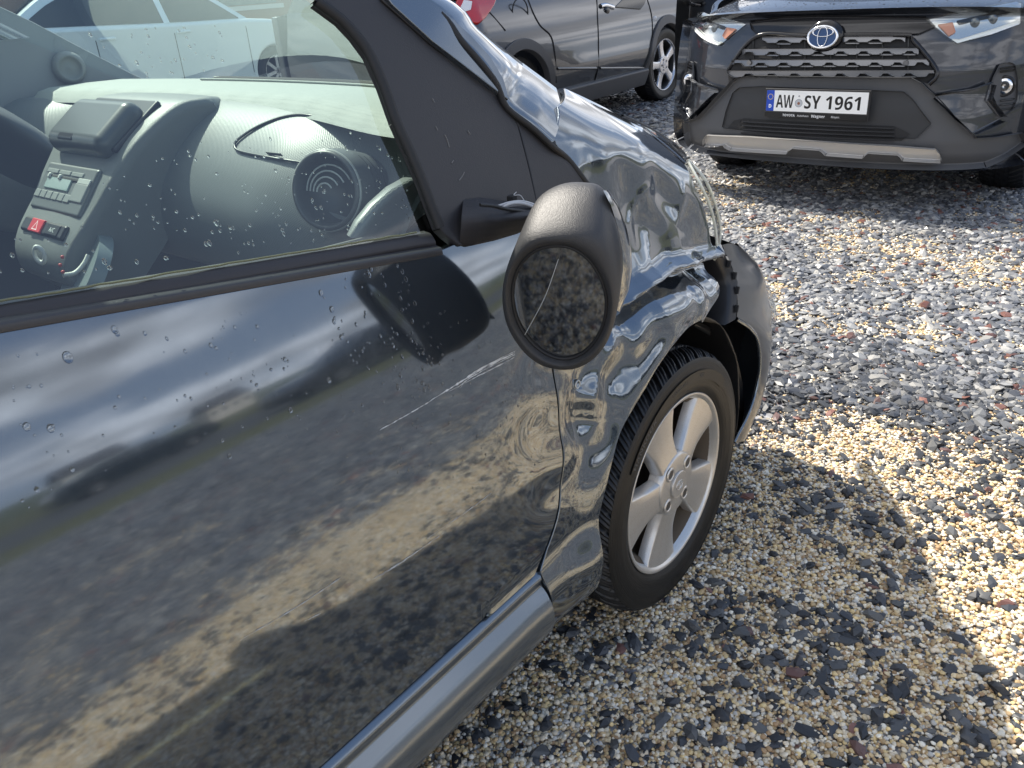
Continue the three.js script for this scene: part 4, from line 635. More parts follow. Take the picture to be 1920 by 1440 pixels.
  // ---- instrument pod and steering column on the far side
  const pr = []; for (let k = 0; k <= 24; k++) { const t = k / 24, z = lerp(-0.93, -1.42, t), s = Math.sqrt(Math.max(0, 1 - (2 * t - 1) ** 2)), q = []; for (let j = 0; j <= 16; j++) { const a = lerp(-0.7, 3.6, j / 16); q.push(V(-0.60 - 0.13 * s * Math.cos(a - 1.1) * 0.9, 0.965 + 0.15 * s * Math.sin(a) * 0.98, z)); } pr.push(q); }
  const ip = part(car, 'instrument_pod', loft(pr), pod);
  part(ip, 'dial_ring', (() => { const g = new THREE.TorusGeometry(0.085, 0.003, 8, 60).rotateY(Math.PI / 2).rotateZ(-0.35); return g.translate(-0.735, 1.03, -1.17); })(), std([0.55, 0.57, 0.57], 0.3));
  const st = part(car, 'steering_wheel', new THREE.TorusGeometry(0.185, 0.016, 12, 60).rotateY(Math.PI / 2).rotateZ(-0.45).translate(-0.88, 0.93, -1.17), std([0.03, 0.03, 0.032], 0.5)); part(st, 'wheel_hub', rbox(0.05, 0.13, 0.15, 0.03, 4).rotateZ(-0.45).translate(-0.86, 0.92, -1.17), std([0.035, 0.035, 0.037], 0.5));
  // ---- grey lining of the far pillar with its round tweeter
  const lin1 = [[-260, 40], [0, 14], [60, 42], [160, 95], [240, 136], [284, 157], [262, 168], [222, 190], [100, 200], [-60, 205], [-260, 260]].map(p => onZ(p[0], p[1], -1.33)).map(p => [p.x, p.y]);
  const trimM = std([0.30, 0.31, 0.315], 0.75);
  const pl = part(car, 'pillar_lining', panel(lin1, (x, y) => V(x, y, -1.33), { cell: 0.06, fold: 0.03 }), trimM);
  part(pl, 'tweeter', (() => { const p = onZ(128, 127, -1.325); return new THREE.LatheGeometry([[0.034, 0], [0.034, 0.012], [0.028, 0.020], [0.022, 0.022], [0.021, 0.014], [0.008, 0.016], [0.0, 0.018]].map(q => new THREE.Vector2(...q)), 32).rotateX(Math.PI / 2).rotateY(-0.2).translate(p.x, p.y, p.z); })(), std([0.27, 0.28, 0.27], 0.6));
  part(car, 'headliner', boxAt(-2.5, -1.02, 1.40, 1.415, -1.28, -0.31, 0.005), std([0.4, 0.4, 0.38], 0.9));
  // front seats
  for (const z of [-0.43, -1.15]) { const s = new THREE.Group(); s.name = 'front_seat'; s.position.set(0, 0, 0); car.add(s); const fab = std([0.035, 0.037, 0.042], 0.85); part(s, 'seat_cushion', boxAt(-1.45, -0.93, 0.38, 0.55, z - 0.24, z + 0.24, 0.06), fab); part(s, 'backrest', rbox(0.14, 0.66, 0.46, 0.06, 3).rotateZ(0.32).translate(-1.55, 0.82, z), fab); }
}
// ---------------------------------------------------------------- dark SUV facing the car: front as a surface x = XF(z, y)
const SUVZ = -0.888, SUVX = 3.10;
const FP = [[0.20, 0.13], [0.25, 0.06], [0.31, 0.012], [0.38, 0.0], [0.50, 0.012], [0.60, 0.03], [0.70, 0.035], [0.80, 0.055], [0.90, 0.085], [0.97, 0.13], [1.02, 0.20]];
function XF(z, y) {
  const a = Math.abs(z - SUVZ) / 0.92; let c = FP[0][1];
  for (let i = 1; i < FP.length; i++) if (y <= FP[i][0] || i === FP.length - 1) { const t = clamp((y - FP[i - 1][0]) / (FP[i][0] - FP[i - 1][0])); c = lerp(FP[i - 1][1], FP[i][1], t * t * (3 - 2 * t) * 0.5 + t * 0.5); break; }
  return SUVX + c + 0.13 * Math.pow(a, 2.2) + 0.20 * Math.pow(a, 7);
}
const XA = o => (z, y) => V(XF(z, y) - o, y, z);      // o metres proud
const rv = list => list.map(([u, v]) => hitX(1280 + u / 3, v / 3, XF));
const mir2 = list => list.map(([z, y]) => [2 * SUVZ - z, y]);
{
  const base = V(SUVX + 2.2, 0, SUVZ), P3 = M.suv = phy([0.030, 0.034, 0.043], { metalness: 0.5, roughness: 0.25, clearcoat: 1, clearcoatRoughness: 0.03, ior: 1.5 });
  const clad = std([0.075, 0.077, 0.082], 0.5, 0, { bumpMap: grainTex, bumpScale: 0.0004 }), gbar = std([0.22, 0.22, 0.225], 0.32, 0.75), silver = std([0.50, 0.49, 0.475], 0.36, 0.65), gloss = std([0.012, 0.012, 0.014], 0.12);
  const s = thing('parked_suv', 'dark SUV with a white number plate and silver skid strip, facing the damaged car', 'car', base);
  const pn = (par, name, o, off, mat, opt = {}) => part(par, name, panel(o, XA(off), { cell: 0.03, fold: 0.015, step: 0.012, flip: true, ...opt }), mat);
  const HY = rv([[760, 100]])[0][1]; console.log('hood edge', HY);
  // painted nose
  const rect = []; for (let k = 0; k <= 20; k++) rect.push([SUVZ + lerp(-0.915, 0.915, k / 20), 0.27]); for (let k = 0; k <= 20; k++) { const a = lerp(0.915, -0.915, k / 20); rect.push([SUVZ + a, HY + 0.004 - 0.03 * Math.pow(Math.abs(a) / 0.9, 3)]); }
  pn(s, 'nose', rect, 0, P3, { fold: 0.05 });
  // black band between hood and grille
  pn(s, 'hood_gap', rv([[385, 128], [560, 106], [760, 98], [1370, 104], [1420, 150], [1330, 190], [1240, 195], [430, 200], [400, 170]]), 0.003, gloss);
  // upper grille: dark recess, frame and four pierced bars
  const gr = pn(s, 'grille', rv([[420, 205], [1245, 198], [1300, 225], [1432, 398], [1388, 472], [1290, 436], [345, 424], [285, 445], [262, 465], [256, 396]]), 0.006, M.void, { fold: 0 });
  const frame = rv([[256, 396], [420, 205], [700, 200], [1245, 198], [1300, 225], [1432, 398], [1388, 472]]).map(([z, y]) => V(XF(z, y) - 0.010, y, z));
  part(gr, 'grille_frame', tube(cat(frame.map(p => p.toArray()), 4).map(q => V(...q)), 0.012, 80, 8), gloss);
  const bars = [[[[455, 212], [700, 210]], 20], [[[915, 208], [1255, 206]], 20], [[[352, 276], [1330, 270]], 24], [[[292, 338], [1388, 334]], 24], [[[268, 398], [1420, 394]], 24]];
  for (const [[[u0, v0], [u1, v1]], h] of bars) {
    const top = [], bot = [], n = Math.max(8, Math.round((u1 - u0) / 16)), per = 128, off = (v0 > 260 && v0 < 300) || v0 > 380 ? 0.5 : 0;
    for (let k = 0; k <= n; k++) { const t = k / n, u = lerp(u0, u1, t), v = lerp(v0, v1, t), f = ((u / per + off) % 1 + 1) % 1, d = clamp((Math.abs(f - 0.5) - 0.17) / 0.08); top.push([u, v]); bot.push([u, v + lerp(13, h + 8, d)]); }
    pn(gr, 'grille_bar', rv([...top, ...bot.reverse()]), 0.014, gbar, { cell: 0.05, fold: 0.012, round: 0.003 });
    for (let u = u0 + 20; u < u1 - 60; u += per) { const f = ((u / per + off) % 1 + 1) % 1, c = u + (0.5 - f) * per; if (c < u0 + 45 || c > u1 - 45) continue; const v = lerp(v0, v1, (c - u0) / (u1 - u0)); pn(gr, 'grille_link', rv([[c - 42, v + 32], [c + 42, v + 32], [c + 36, v + 38], [c - 36, v + 38]]), 0.013, gbar, { cell: 0.05, fold: 0.01 }); }
  }
  for (let k = 0; k < 7; k++) { const u = 400 + k * 145; pn(gr, 'grille_strut', rv([[u, 215], [u + 5, 215], [u + 5, 425], [u, 425]]), 0.008, std([0.05, 0.05, 0.05], 0.5), { fold: 0.004 }); }
  for (const [u, v] of [[383, 350], [1262, 350]]) { const [z, y] = rv([[u, v]])[0]; part(gr, 'parking_sensor', new THREE.CylinderGeometry(0.012, 0.012, 0.012, 20).rotateZ(Math.PI / 2).translate(XF(z, y) - 0.02, y, z), gbar); }
  // emblem: oval ring with two crossed ovals on a blue ground
  {
    const [z, y] = rv([[806, 206]])[0], x = XF(z, y) - 0.03, m = g => g.rotateY(-Math.PI / 2).rotateZ(-0.12).translate(x, y, z);
    const bk = part(s, 'badge_mount', m(new THREE.SphereGeometry(1, 32, 16).scale(0.094, 0.076, 0.030).translate(0, 0.006, -0.012)), gloss);
    part(s, 'emblem', m(new THREE.CylinderGeometry(0.072, 0.072, 0.006, 48).rotateX(Math.PI / 2).scale(1, 0.69, 1).translate(0, 0, 0.016)), std([0.015, 0.06, 0.17], 0.45));
    const em = s.children[s.children.length - 1];
    for (const [rx, ry, oy] of [[0.072, 0.050, 0], [0.024, 0.046, 0.002], [0.050, 0.020, 0.022]]) part(em, 'emblem_ring', m(new THREE.TorusGeometry(1, 0.10, 8, 60).scale(rx, ry, 0.045).translate(0, oy, 0.020)), M.chrome);
  }
  // lower cladding with its intake, and the silver strip
  pn(s, 'lower_cladding', rv([[52, 690], [110, 672], [215, 560], [300, 462], [345, 436], [420, 428], [1290, 440], [1345, 470], [1430, 550], [1530, 660], [1640, 778], [1760, 772], [1880, 750], [1905, 790], [1820, 850], [1700, 900], [1460, 912], [1000, 900], [160, 830], [70, 800], [50, 740]]), 0.020, clad, { fold: 0.03, round: 0.008 });
  pn(s, 'cladding_recess', rv([[300, 520], [335, 492], [460, 486], [1040, 505], [1250, 516], [1300, 560], [1400, 690], [1320, 768], [240, 712], [262, 620]]), 0.024, std([0.026, 0.027, 0.029], 0.55), { fold: 0.006, round: 0.004 });
  const it = pn(s, 'air_intake', rv([[262, 718], [300, 674], [360, 660], [1200, 704], [1290, 748], [1240, 786], [900, 770], [500, 744]]), 0.028, M.void, { fold: 0 });
  for (let k = 0; k < 4; k++) { const v = 678 + k * 22; pn(it, 'intake_slat', rv([[345, v - 4], [1200, v + 38 - 4], [1200, v + 38 + 2], [345, v + 2]]), 0.031, std([0.025, 0.026, 0.03], 0.4), { fold: 0.006 }); }
  pn(s, 'skid_strip', rv([[150, 770], [165, 752], [400, 762], [800, 788], [1200, 812], [1428, 830], [1446, 850], [1462, 886], [1255, 876], [1225, 852], [1060, 842], [1030, 864], [825, 850], [790, 826], [640, 816], [605, 840], [290, 820], [255, 802], [146, 800]]), 0.034, silver, { fold: 0.02, round: 0.005, step: 0.02 });
  // lamps
  const lampIn = std([0.55, 0.56, 0.57], 0.15, 0.9), drl = std([0.85, 0.87, 0.88], 0.3);
  const lampOf = (o, inn) => { const l = pn(s, 'headlamp', o, 0.004, lampIn, { fold: 0.0, cell: 0.02 }); pn(l, 'lamp_cover', o, 0.022, M.clear, { fold: 0.012 }); pn(l, 'daytime_strip', inn, 0.010, drl, { fold: 0.004 }); return l; };
  const hl = rv([[1378, 112], [1500, 86], [1700, 44], [1880, 8], [1905, 20], [1900, 120], [1720, 190], [1545, 243], [1490, 205]]);
  const l1 = lampOf(hl, rv([[1520, 222], [1560, 224], [1750, 165], [1890, 115], [1895, 132], [1740, 190], [1548, 240]]));
  const l2 = lampOf(mir2(hl), mir2(rv([[1520, 222], [1560, 224], [1750, 165], [1890, 115], [1895, 132], [1740, 190], [1548, 240]])));
  for (const [l, f] of [[l1, q => q], [l2, mir2]]) {
    for (const [u, v, r] of [[1640, 128, 0.024], [1740, 108, 0.024]]) { const [z, y] = f(rv([[u, v]]))[0]; part(l, 'projector', new THREE.SphereGeometry(r, 20, 12).scale(0.45, 1, 1).translate(XF(z, y) - 0.002, y, z), phy([0.10, 0.11, 0.12], { roughness: 0.08, metalness: 0.6, clearcoat: 1 })); }
    pn(l, 'turn_signal', f(rv([[1440, 140], [1520, 128], [1535, 180], [1500, 200]])), 0.010, std([0.55, 0.25, 0.16], 0.25), { fold: 0.003 });
    pn(l, 'dark_insert', f(rv([[1545, 120], [1850, 50], [1850, 70], [1560, 135]])), 0.009, gloss, { fold: 0.003 });
  }
  // fog lamp pods
  for (const f of [q => q, mir2]) {
    const p = pn(s, 'fog_lamp_pod', f(rv([[1785, 362], [1830, 352], [1862, 362], [1876, 440], [1872, 560], [1850, 610], [1800, 652], [1760, 575], [1726, 500], [1750, 430]])), 0.010, clad, { fold: 0.01 });
    const [z, y] = f(rv([[1812, 482]]))[0], x = XF(z, y) - 0.016; part(p, 'fog_lamp', new THREE.LatheGeometry([[0.0, 0.003], [0.012, 0.006], [0.02, 0.003], [0.034, 0.006], [0.040, -0.008]].map(q => new THREE.Vector2(...q)), 28).rotateZ(Math.PI / 2).translate(x, y, z), M.chrome); part(p, 'fog_lamp_ring', new THREE.TorusGeometry(0.042, 0.006, 8, 32).rotateY(Math.PI / 2).translate(x, y, z), gloss);
    for (const v of [560, 585, 610, 380, 398]) pn(p, 'pod_rib', f(rv([[1790, v], [1866, v - 10], [1866, v - 4], [1790, v + 6]])), 0.018, gloss, { fold: 0.004 });
    // creased black triangle under the lamp
    pn(s, 'bumper_blade', f(rv([[1430, 540], [1640, 505], [1735, 470], [1710, 560], [1790, 660], [1640, 735]])), 0.030, P3, { fold: 0.03, round: 0.012 });
  }
  // number plate
  {
    const cv = document.createElement('canvas'); cv.width = 1040; cv.height = 220; const c = cv.getContext('2d'); c.fillStyle = '#f3f3f0'; c.fillRect(0, 0, 1040, 220); c.strokeStyle = '#0b0b0b'; c.lineWidth = 7; c.strokeRect(4, 4, 1032, 212); c.fillStyle = '#1747b5'; c.fillRect(8, 8, 82, 204);
    c.fillStyle = '#fff'; c.font = 'bold 50px sans-serif'; c.textAlign = 'center'; c.textBaseline = 'middle'; c.fillText('D', 49, 165); c.fillStyle = '#ffd83a'; for (let k = 0; k < 12; k++) { const a = k / 12 * 2 * Math.PI; c.beginPath(); c.arc(49 + 26 * Math.cos(a), 72 + 26 * Math.sin(a), 4, 0, 7); c.fill(); }
    c.fillStyle = '#101010'; c.textAlign = 'left'; const txt = (t, x, w) => { c.save(); c.translate(x, 116); c.font = 'bold 176px sans-serif'; const q = w / c.measureText(t).width; c.scale(q, 1.0); c.fillText(t, 0, 0); c.restore(); };
    txt('AW', 112, 186); txt('SY', 402, 170); txt('1961', 616, 372);
    c.fillStyle = '#b9bcc0'; c.beginPath(); c.arc(350, 128, 38, 0, 7); c.fill(); c.strokeStyle = '#8d9095'; c.lineWidth = 4; c.stroke(); c.fillStyle = '#8a5a45'; c.beginPath(); c.arc(350, 130, 14, 0, 7); c.fill(); c.fillStyle = '#9a9ca0'; c.beginPath(); c.arc(350, 60, 9, 0, 7); c.fill();
    const t = new THREE.CanvasTexture(cv); t.colorSpace = THREE.SRGBColorSpace;
    const q = [[476, 510], [1049, 525], [1034, 637], [466, 622]].map(([u, v]) => onX(1280 + u / 3, v / 3, SUVX - 0.055));
    const cx = q.reduce((a, b) => a.add(b.clone()), V(0, 0, 0)).multiplyScalar(0.25);
    const pl = part(s, 'number_plate', boxAt(SUVX - 0.040, SUVX - 0.052, cx.y - 0.084, cx.y + 0.060, cx.z - 0.267, cx.z + 0.267, 0.004), M.blackSmooth, { label: 'white number plate with blue band' });
    part(pl, 'plate_face', new THREE.PlaneGeometry(0.52, 0.11).rotateY(-Math.PI / 2).translate(SUVX - 0.0535, cx.y, cx.z), std([1, 1, 1], 0.35, 0, { map: t, side: THREE.FrontSide }));
    const cw = document.createElement('canvas'); cw.width = 1040; cw.height = 48; const d = cw.getContext('2d'); d.fillStyle = '#0d0e10'; d.fillRect(0, 0, 1040, 48); d.fillStyle = '#e8e8e8'; d.textBaseline = 'middle'; d.font = 'bold 34px sans-serif'; d.fillText('TOYOTA', 190, 25); d.font = '28px sans-serif'; d.fillText('Autohaus', 345, 25); d.font = 'bold 38px sans-serif'; d.fillText('Wagner', 490, 25); d.font = '28px sans-serif'; d.fillText('Mayen', 690, 25);
    const tw = new THREE.CanvasTexture(cw); tw.colorSpace = THREE.SRGBColorSpace;
    part(pl, 'dealer_strip', new THREE.PlaneGeometry(0.52, 0.024).rotateY(-Math.PI / 2).translate(SUVX - 0.0535, cx.y - 0.0695, cx.z), std([1, 1, 1], 0.4, 0, { map: tw, side: THREE.FrontSide }));
  }
  // hood with its raised middle
  const rows = []; for (let i = 0; i <= 12; i++) { const t = i / 12, r = []; for (let k = 0; k <= 28; k++) { const a = lerp(-0.80, 0.80, k / 28), q = Math.abs(a) / 0.80; r.push(V(XF(SUVZ + a, HY) + t * 1.05 - 0.14 * t * q * q, HY + 0.004 + 0.15 * Math.pow(t, 0.62) - 0.03 * q * q * q + 0.012 * sstep(0.75, 0.6, q) * t, SUVZ + a)); } rows.push(r); }
  part(s, 'hood', loft(rows, { flip: true }), P3);
  { // rain beads on the hood
    const g = new THREE.SphereGeometry(1, 8, 6).scale(1, 0.5, 1), n = 900, m = new THREE.InstancedMesh(g, phy([0.9, 0.92, 0.95], { transmission: 1, thickness: 0.003, roughness: 0.02, ior: 1.33 }), n), mt = new THREE.Matrix4(); m.name = 'rain_beads'; m.userData.kind = 'stuff';
    seed = 99; const hy = (a, t) => { const q = Math.abs(a) / 0.80; return V(XF(SUVZ + a, HY) + t * 1.05 - 0.14 * t * q * q, HY + 0.004 + 0.15 * Math.pow(t, 0.62) - 0.03 * q * q * q + 0.012 * sstep(0.75, 0.6, q) * t, SUVZ + a); };
    for (let i = 0; i < n; i++) { const P = hy(rr(-0.78, 0.78), rr(0.0, 0.5)), r = 0.0016 + 0.0034 * Math.pow(rnd(), 2); mt.makeScale(r, r, r).setPosition(P.x - base.x, P.y - base.y, P.z - base.z); m.setMatrixAt(i, mt); } s.add(m);
  }
  // body behind the nose
  const side = (sg) => { const z0 = SUVZ + sg * 0.925; const o = [[SUVX + 0.42, 0.30], [SUVX + 0.40, 0.95], [SUVX + 0.9, 1.06], [SUVX + 4.3, 1.10], [SUVX + 4.45, 0.9], [SUVX + 4.45, 0.35], ...Array.from({ length: 17 }, (_, k) => { const a = lerp(0, 180, k / 16) * Math.PI / 180; return [SUVX + 3.61 + 0.41 * Math.cos(a), 0.36 + 0.41 * Math.sin(a)]; }), [SUVX + 3.2, 0.25], [SUVX + 1.33, 0.25], ...Array.from({ length: 17 }, (_, k) => { const a = lerp(-14, 180, k / 16) * Math.PI / 180; return [SUVX + 0.92 + 0.41 * Math.cos(a), 0.36 + 0.41 * Math.sin(a)]; })]; part(s, 'body_side', panel(o, (x, y) => V(x, y, z0 - sg * 0.03 * ((y - 0.65) / 0.4) ** 2 - sg * 0.10 * sstep(SUVX + 0.7, SUVX + 0.38, x)), { cell: 0.08, fold: 0.03, flip: sg < 0 }), P3);
    part(s, 'arch_trim', tube(Array.from({ length: 25 }, (_, k) => { const a = lerp(-14, 190, k / 24) * Math.PI / 180; return V(SUVX + 0.92 + 0.405 * Math.cos(a), 0.36 + 0.405 * Math.sin(a), z0 - sg * 0.04); }), 0.03, 40, 8), clad); };
  side(1); side(-1);
  const cab = []; for (const [x, y, w] of [[0.95, 1.10, 0.80], [1.75, 1.62, 0.62], [2.6, 1.69, 0.62], [3.9, 1.62, 0.60], [4.45, 1.12, 0.74]]) { const r = []; for (let k = 0; k <= 8; k++) { const a = lerp(-w, w, k / 8); r.push(V(SUVX + x, y + 0.03 * (1 - (a / w) ** 2), SUVZ + a)); } cab.push(r); }
  part(s, 'roof', loft(cab.slice(1, 4), { flip: true }), P3); part(s, 'windscreen', loft(cab.slice(0, 2), { flip: true }), gloss); part(s, 'rear_window', loft(cab.slice(3, 5), { flip: true }), gloss);
  for (const sg of [1, -1]) part(s, 'side_windows', loft([cab.map(r => V(r[0].x, 1.08, SUVZ + sg * 0.86)), cab.map(r => V(r[sg > 0 ? 8 : 0].x, r[sg > 0 ? 8 : 0].y, r[sg > 0 ? 8 : 0].z))]), gloss);
  part(s, 'underbody', boxAt(SUVX + 0.25, SUVX + 4.3, 0.26, 0.95, SUVZ - 0.68, SUVZ + 0.68, 0.03), std([0.16, 0.16, 0.16], 0.8));
  const wo = { alloy: std([0.55, 0.55, 0.56], 0.3, 0.85), blocks: 56, spokes: 5, width: [0.026, 0.026, 0.026, 0.028, 0.032, 0.036], bolts: 5 };
  const w1 = makeWheel(s, V(SUVX + 0.92, 0.355, SUVZ - 0.80), 0.358, 0.225, 0.235, 0.3, -1, wo);
  const w2 = w1.clone(); w2.scale.z = -1; w2.position.z = 0; s.add(w2); const w3 = w1.clone(); w3.position.x += 2.69; s.add(w3); const w4 = w2.clone(); w4.position.x += 2.69; s.add(w4);
  // front passenger door, standing open
  {
    const A = V(SUVX + 1.22, 0, SUVZ - 0.95), tipP = V(SUVX + 1.80, 0, SUVZ - 1.60), d = tipP.clone().sub(A).normalize(), n = V(d.z, 0, -d.x).normalize(); if (n.x > 0) n.negate(); const L = tipP.distanceTo(A);
    const sf = o => (a, y) => A.clone().addScaledVector(d, a).addScaledVector(n, 0.04 - 0.12 * (y - 0.75) ** 2 + o).setY(y);
    const dr = part(s, 'open_door', panel([[0, 0.36], [L, 0.36], [L, 1.05], [0.0, 1.02]], sf(0), { cell: 0.06, fold: 0.10, round: 0.012 }), phy([0.012, 0.013, 0.015], { metalness: 0.3, roughness: 0.3, clearcoat: 1, clearcoatRoughness: 0.03 }));
    part(dr, 'door_moulding', panel([[0, 0.345], [L, 0.345], [L, 0.46], [0, 0.46]], sf(0.018), { cell: 0.1, fold: 0.02 }), std([0.24, 0.24, 0.235], 0.45));
    part(dr, 'door_handle', tube([sf(0.0)(L - 0.05, 0.955), sf(0.035)(L - 0.08, 0.965), sf(0.04)(L - 0.16, 0.965), sf(0.0)(L - 0.21, 0.955)], 0.014, 20, 8), gloss);
    part(dr, 'window_frame', panel([[0.1, 1.05], [L, 1.05], [L - 0.02, 1.5], [0.5, 1.55]], sf(-0.02), { cell: 0.1, fold: 0.03 }), gloss);
  }
}
// ---------------------------------------------------------------- grey compact SUV parked beyond, seen from its right rear
{
  const X0 = 6.53, base = V(X0 - 1.25, 0, -4.5);
  const ZM = (x, y) => -3.60 - 0.063 * (x - X0) - 0.10 * ((y - 0.62) / 0.4) ** 2 + 0.022 * Math.exp(-(((y - 0.50) / 0.09) ** 2)) * sstep(X0 - 2.2, X0 - 1.6, x) - 0.6 * sstep(X0 - 2.95, X0 - 3.45, x) * 0.25 - 0.25 * sstep(X0 + 0.35, X0 + 0.9, x);
  const at = o => (x, y) => V(x, y, ZM(x, y) + o), mk = l => l.map(([u, v]) => hitZ(840 + u / 4, v / 4, ZM));
  const P = phy([0.088, 0.092, 0.10], { metalness: 0.7, roughness: 0.28, clearcoat: 1, clearcoatRoughness: 0.03 }), clad = std([0.075, 0.075, 0.078], 0.5), seam = M.void, dk = std([0.012, 0.013, 0.015], 0.12);
  const s = thing('parked_suv', 'grey compact SUV with red tail lamp and alloy wheels, parked beyond the windscreen pillar', 'car', base);
  const arch = (cx, r, a0 = 0, a1 = 180, n = 24) => Array.from({ length: n + 1 }, (_, k) => { const a = lerp(a0, a1, k / n) * Math.PI / 180; return [cx + r * Math.cos(a), 0.35 + r * Math.sin(a)]; });
  const rx = X0 - 2.555, o = [[X0 + 0.84, 0.35], [X0 + 0.86, 0.75], [X0 + 0.6, 0.98], [X0 - 0.2, 1.04], [rx - 0.5, 1.10], [rx - 0.86, 1.08], [rx - 0.90, 0.7], [rx - 0.86, 0.35], ...arch(rx, 0.40, 180, 0).map(p => p), [rx + 0.42, 0.30], [X0 - 0.42, 0.30], ...arch(X0, 0.40, 180, 0)];
  const b = part(s, 'body_side', panel(o, at(0), { cell: 0.05, fold: 0.03 }), P);
  for (const cx of [rx, X0]) part(s, 'arch_cladding', panel([...arch(cx, 0.455, -6, 186), ...arch(cx, 0.385, 186, -6)], at(0.018), { cell: 0.05, fold: 0.05, round: 0.006 }), clad);
  part(s, 'sill_cladding', panel([[rx + 0.40, 0.205], [rx + 0.38, 0.345], [X0 - 0.40, 0.335], [X0 - 0.38, 0.205]], at(0.045), { cell: 0.06, fold: 0.10, round: 0.02 }), std([0.14, 0.14, 0.142], 0.5));
  const line = (l, r = 0.006) => tube(mk(l).map(([x, y]) => V(x, y, ZM(x, y) + 0.001)), r, 30, 5);
  for (const l of [[[1115, 0], [1122, 150], [1128, 330], [1122, 520], [1095, 620]], [[1495, 0], [1525, 110], [1532, 260], [1515, 420], [1490, 560], [1470, 620]], [[600, 0], [640, 100], [690, 190], [770, 270], [800, 400], [810, 620]], [[300, 80], [430, 230]]]) part(b, 'panel_gap', line(l), seam);
  part(b, 'door_moulding', line([[820, 516], [1000, 513], [1110, 512]], 0.012), P); part(b, 'door_moulding', line([[1140, 512], [1300, 510], [1490, 509]], 0.012), P);
  { const [x, y] = mk([[540, 90]])[0]; part(b, 'fuel_cap', new THREE.TorusGeometry(0.095, 0.005, 6, 40).translate(x, y, ZM(x, y) + 0.002), seam); }
  for (const l of [[[1142, 48], [1180, 40], [1238, 56]]]) { part(b, 'door_handle', line(l, 0.022), M.chrome); }
  { const [x, y] = mk([[1190, 82]])[0]; part(b, 'handle_cup', new THREE.SphereGeometry(0.05, 16, 10).scale(1, 0.6, 0.25).translate(x, y, ZM(x, y)), dk); const [x2, y2] = mk([[1552, 140]])[0]; part(b, 'side_repeater', new THREE.SphereGeometry(0.03, 12, 8).scale(1.4, 0.8, 0.3).translate(x2, y2, ZM(x2, y2)), std([0.6, 0.6, 0.6], 0.2)); }
  const tl = part(s, 'tail_lamp', panel(mk([[80, -60], [360, -60], [330, 30], [270, 120], [215, 166], [165, 160], [140, 120], [70, 100], [40, 60]]), at(0.02), { cell: 0.04, fold: 0.04, round: 0.01 }), phy([0.50, 0.008, 0.008], { roughness: 0.12, clearcoat: 1 }));
  part(tl, 'reversing_lamp', panel(mk([[100, 0], [160, 10], [150, 70], [90, 90], [64, 80]]), at(0.026), { cell: 0.04, fold: 0.01 }), std([0.75, 0.75, 0.75], 0.2));
  part(s, 'front_side_window', panel(mk([[1250, 50], [1300, 0], [1340, -40], [1500, -60], [1465, 30], [1440, 66]]), at(0.012), { cell: 0.06, fold: 0.01 }), dk);
  // greenhouse and the far side as one closed shell
  const shell = []; for (const [x, y, w] of [[rx - 0.90, 0.35, 0.80], [rx - 0.92, 0.75, 0.80], [rx - 0.86, 1.08, 0.78], [rx - 0.62, 1.52, 0.62], [rx - 0.3, 1.63, 0.60], [rx + 1.2, 1.65, 0.60], [X0 - 0.75, 1.56, 0.60], [X0 + 0.05, 1.06, 0.72], [X0 + 0.65, 0.98, 0.74], [X0 + 0.85, 0.75, 0.76], [X0 + 0.84, 0.35, 0.76]]) { const r = []; for (let k = 0; k <= 10; k++) { const a = lerp(w, -w, k / 10); r.push(V(x - 0.04 * (a / w) ** 2 * Math.sign(X0 - 1.2 - x) * -1, y, -4.5 - 0.063 * (x - X0 + 1.25) + a)); } shell.push(r); }
  part(s, 'tailgate', loft(shell.slice(0, 3), { flip: true }), P); part(s, 'rear_window', loft(shell.slice(2, 4), { flip: true }), dk); part(s, 'roof', loft(shell.slice(3, 7), { flip: true }), P); part(s, 'windscreen', loft(shell.slice(6, 8), { flip: true }), dk); part(s, 'hood', loft(shell.slice(7, 9), { flip: true }), P); part(s, 'nose', loft(shell.slice(8), { flip: true }), P);
  const gl = k => [shell[2], shell[3], shell[4], shell[5], shell[6], shell[7]].map(r => r[k]);
  for (const k of [0, 10]) part(s, 'side_windows', loft([gl(k), gl(k).map(p => V(p.x, 1.05, p.z + (k ? -0.16 : 0.16)))], { flip: !k }), dk);
  part(s, 'far_side', boxAt(rx - 0.8, X0 + 0.75, 0.32, 1.06, -5.40, -5.32, 0.02), P); part(s, 'underbody', boxAt(rx - 0.8, X0 + 0.75, 0.24, 0.9, -5.25, -3.95, 0.03), std([0.16, 0.16, 0.16], 0.8));
  const w1 = makeWheel(s, V(X0, 0.347, -3.60 - 0.125), 0.347, 0.215, 0.240, 1.2, 1, { alloy: std([0.62, 0.62, 0.64], 0.25, 0.85), blocks: 50, spokes: 5, width: [0.026, 0.026, 0.025, 0.026, 0.030, 0.036], bolts: 5, barrel: std([0.03, 0.03, 0.03], 0.6) });
  const w2 = w1.clone(); w2.position.x -= 2.555; w2.position.z += 0.12; s.add(w2); for (const w of [w1, w2]) { const q = w.clone(); q.position.z -= 1.56; s.add(q); }
}
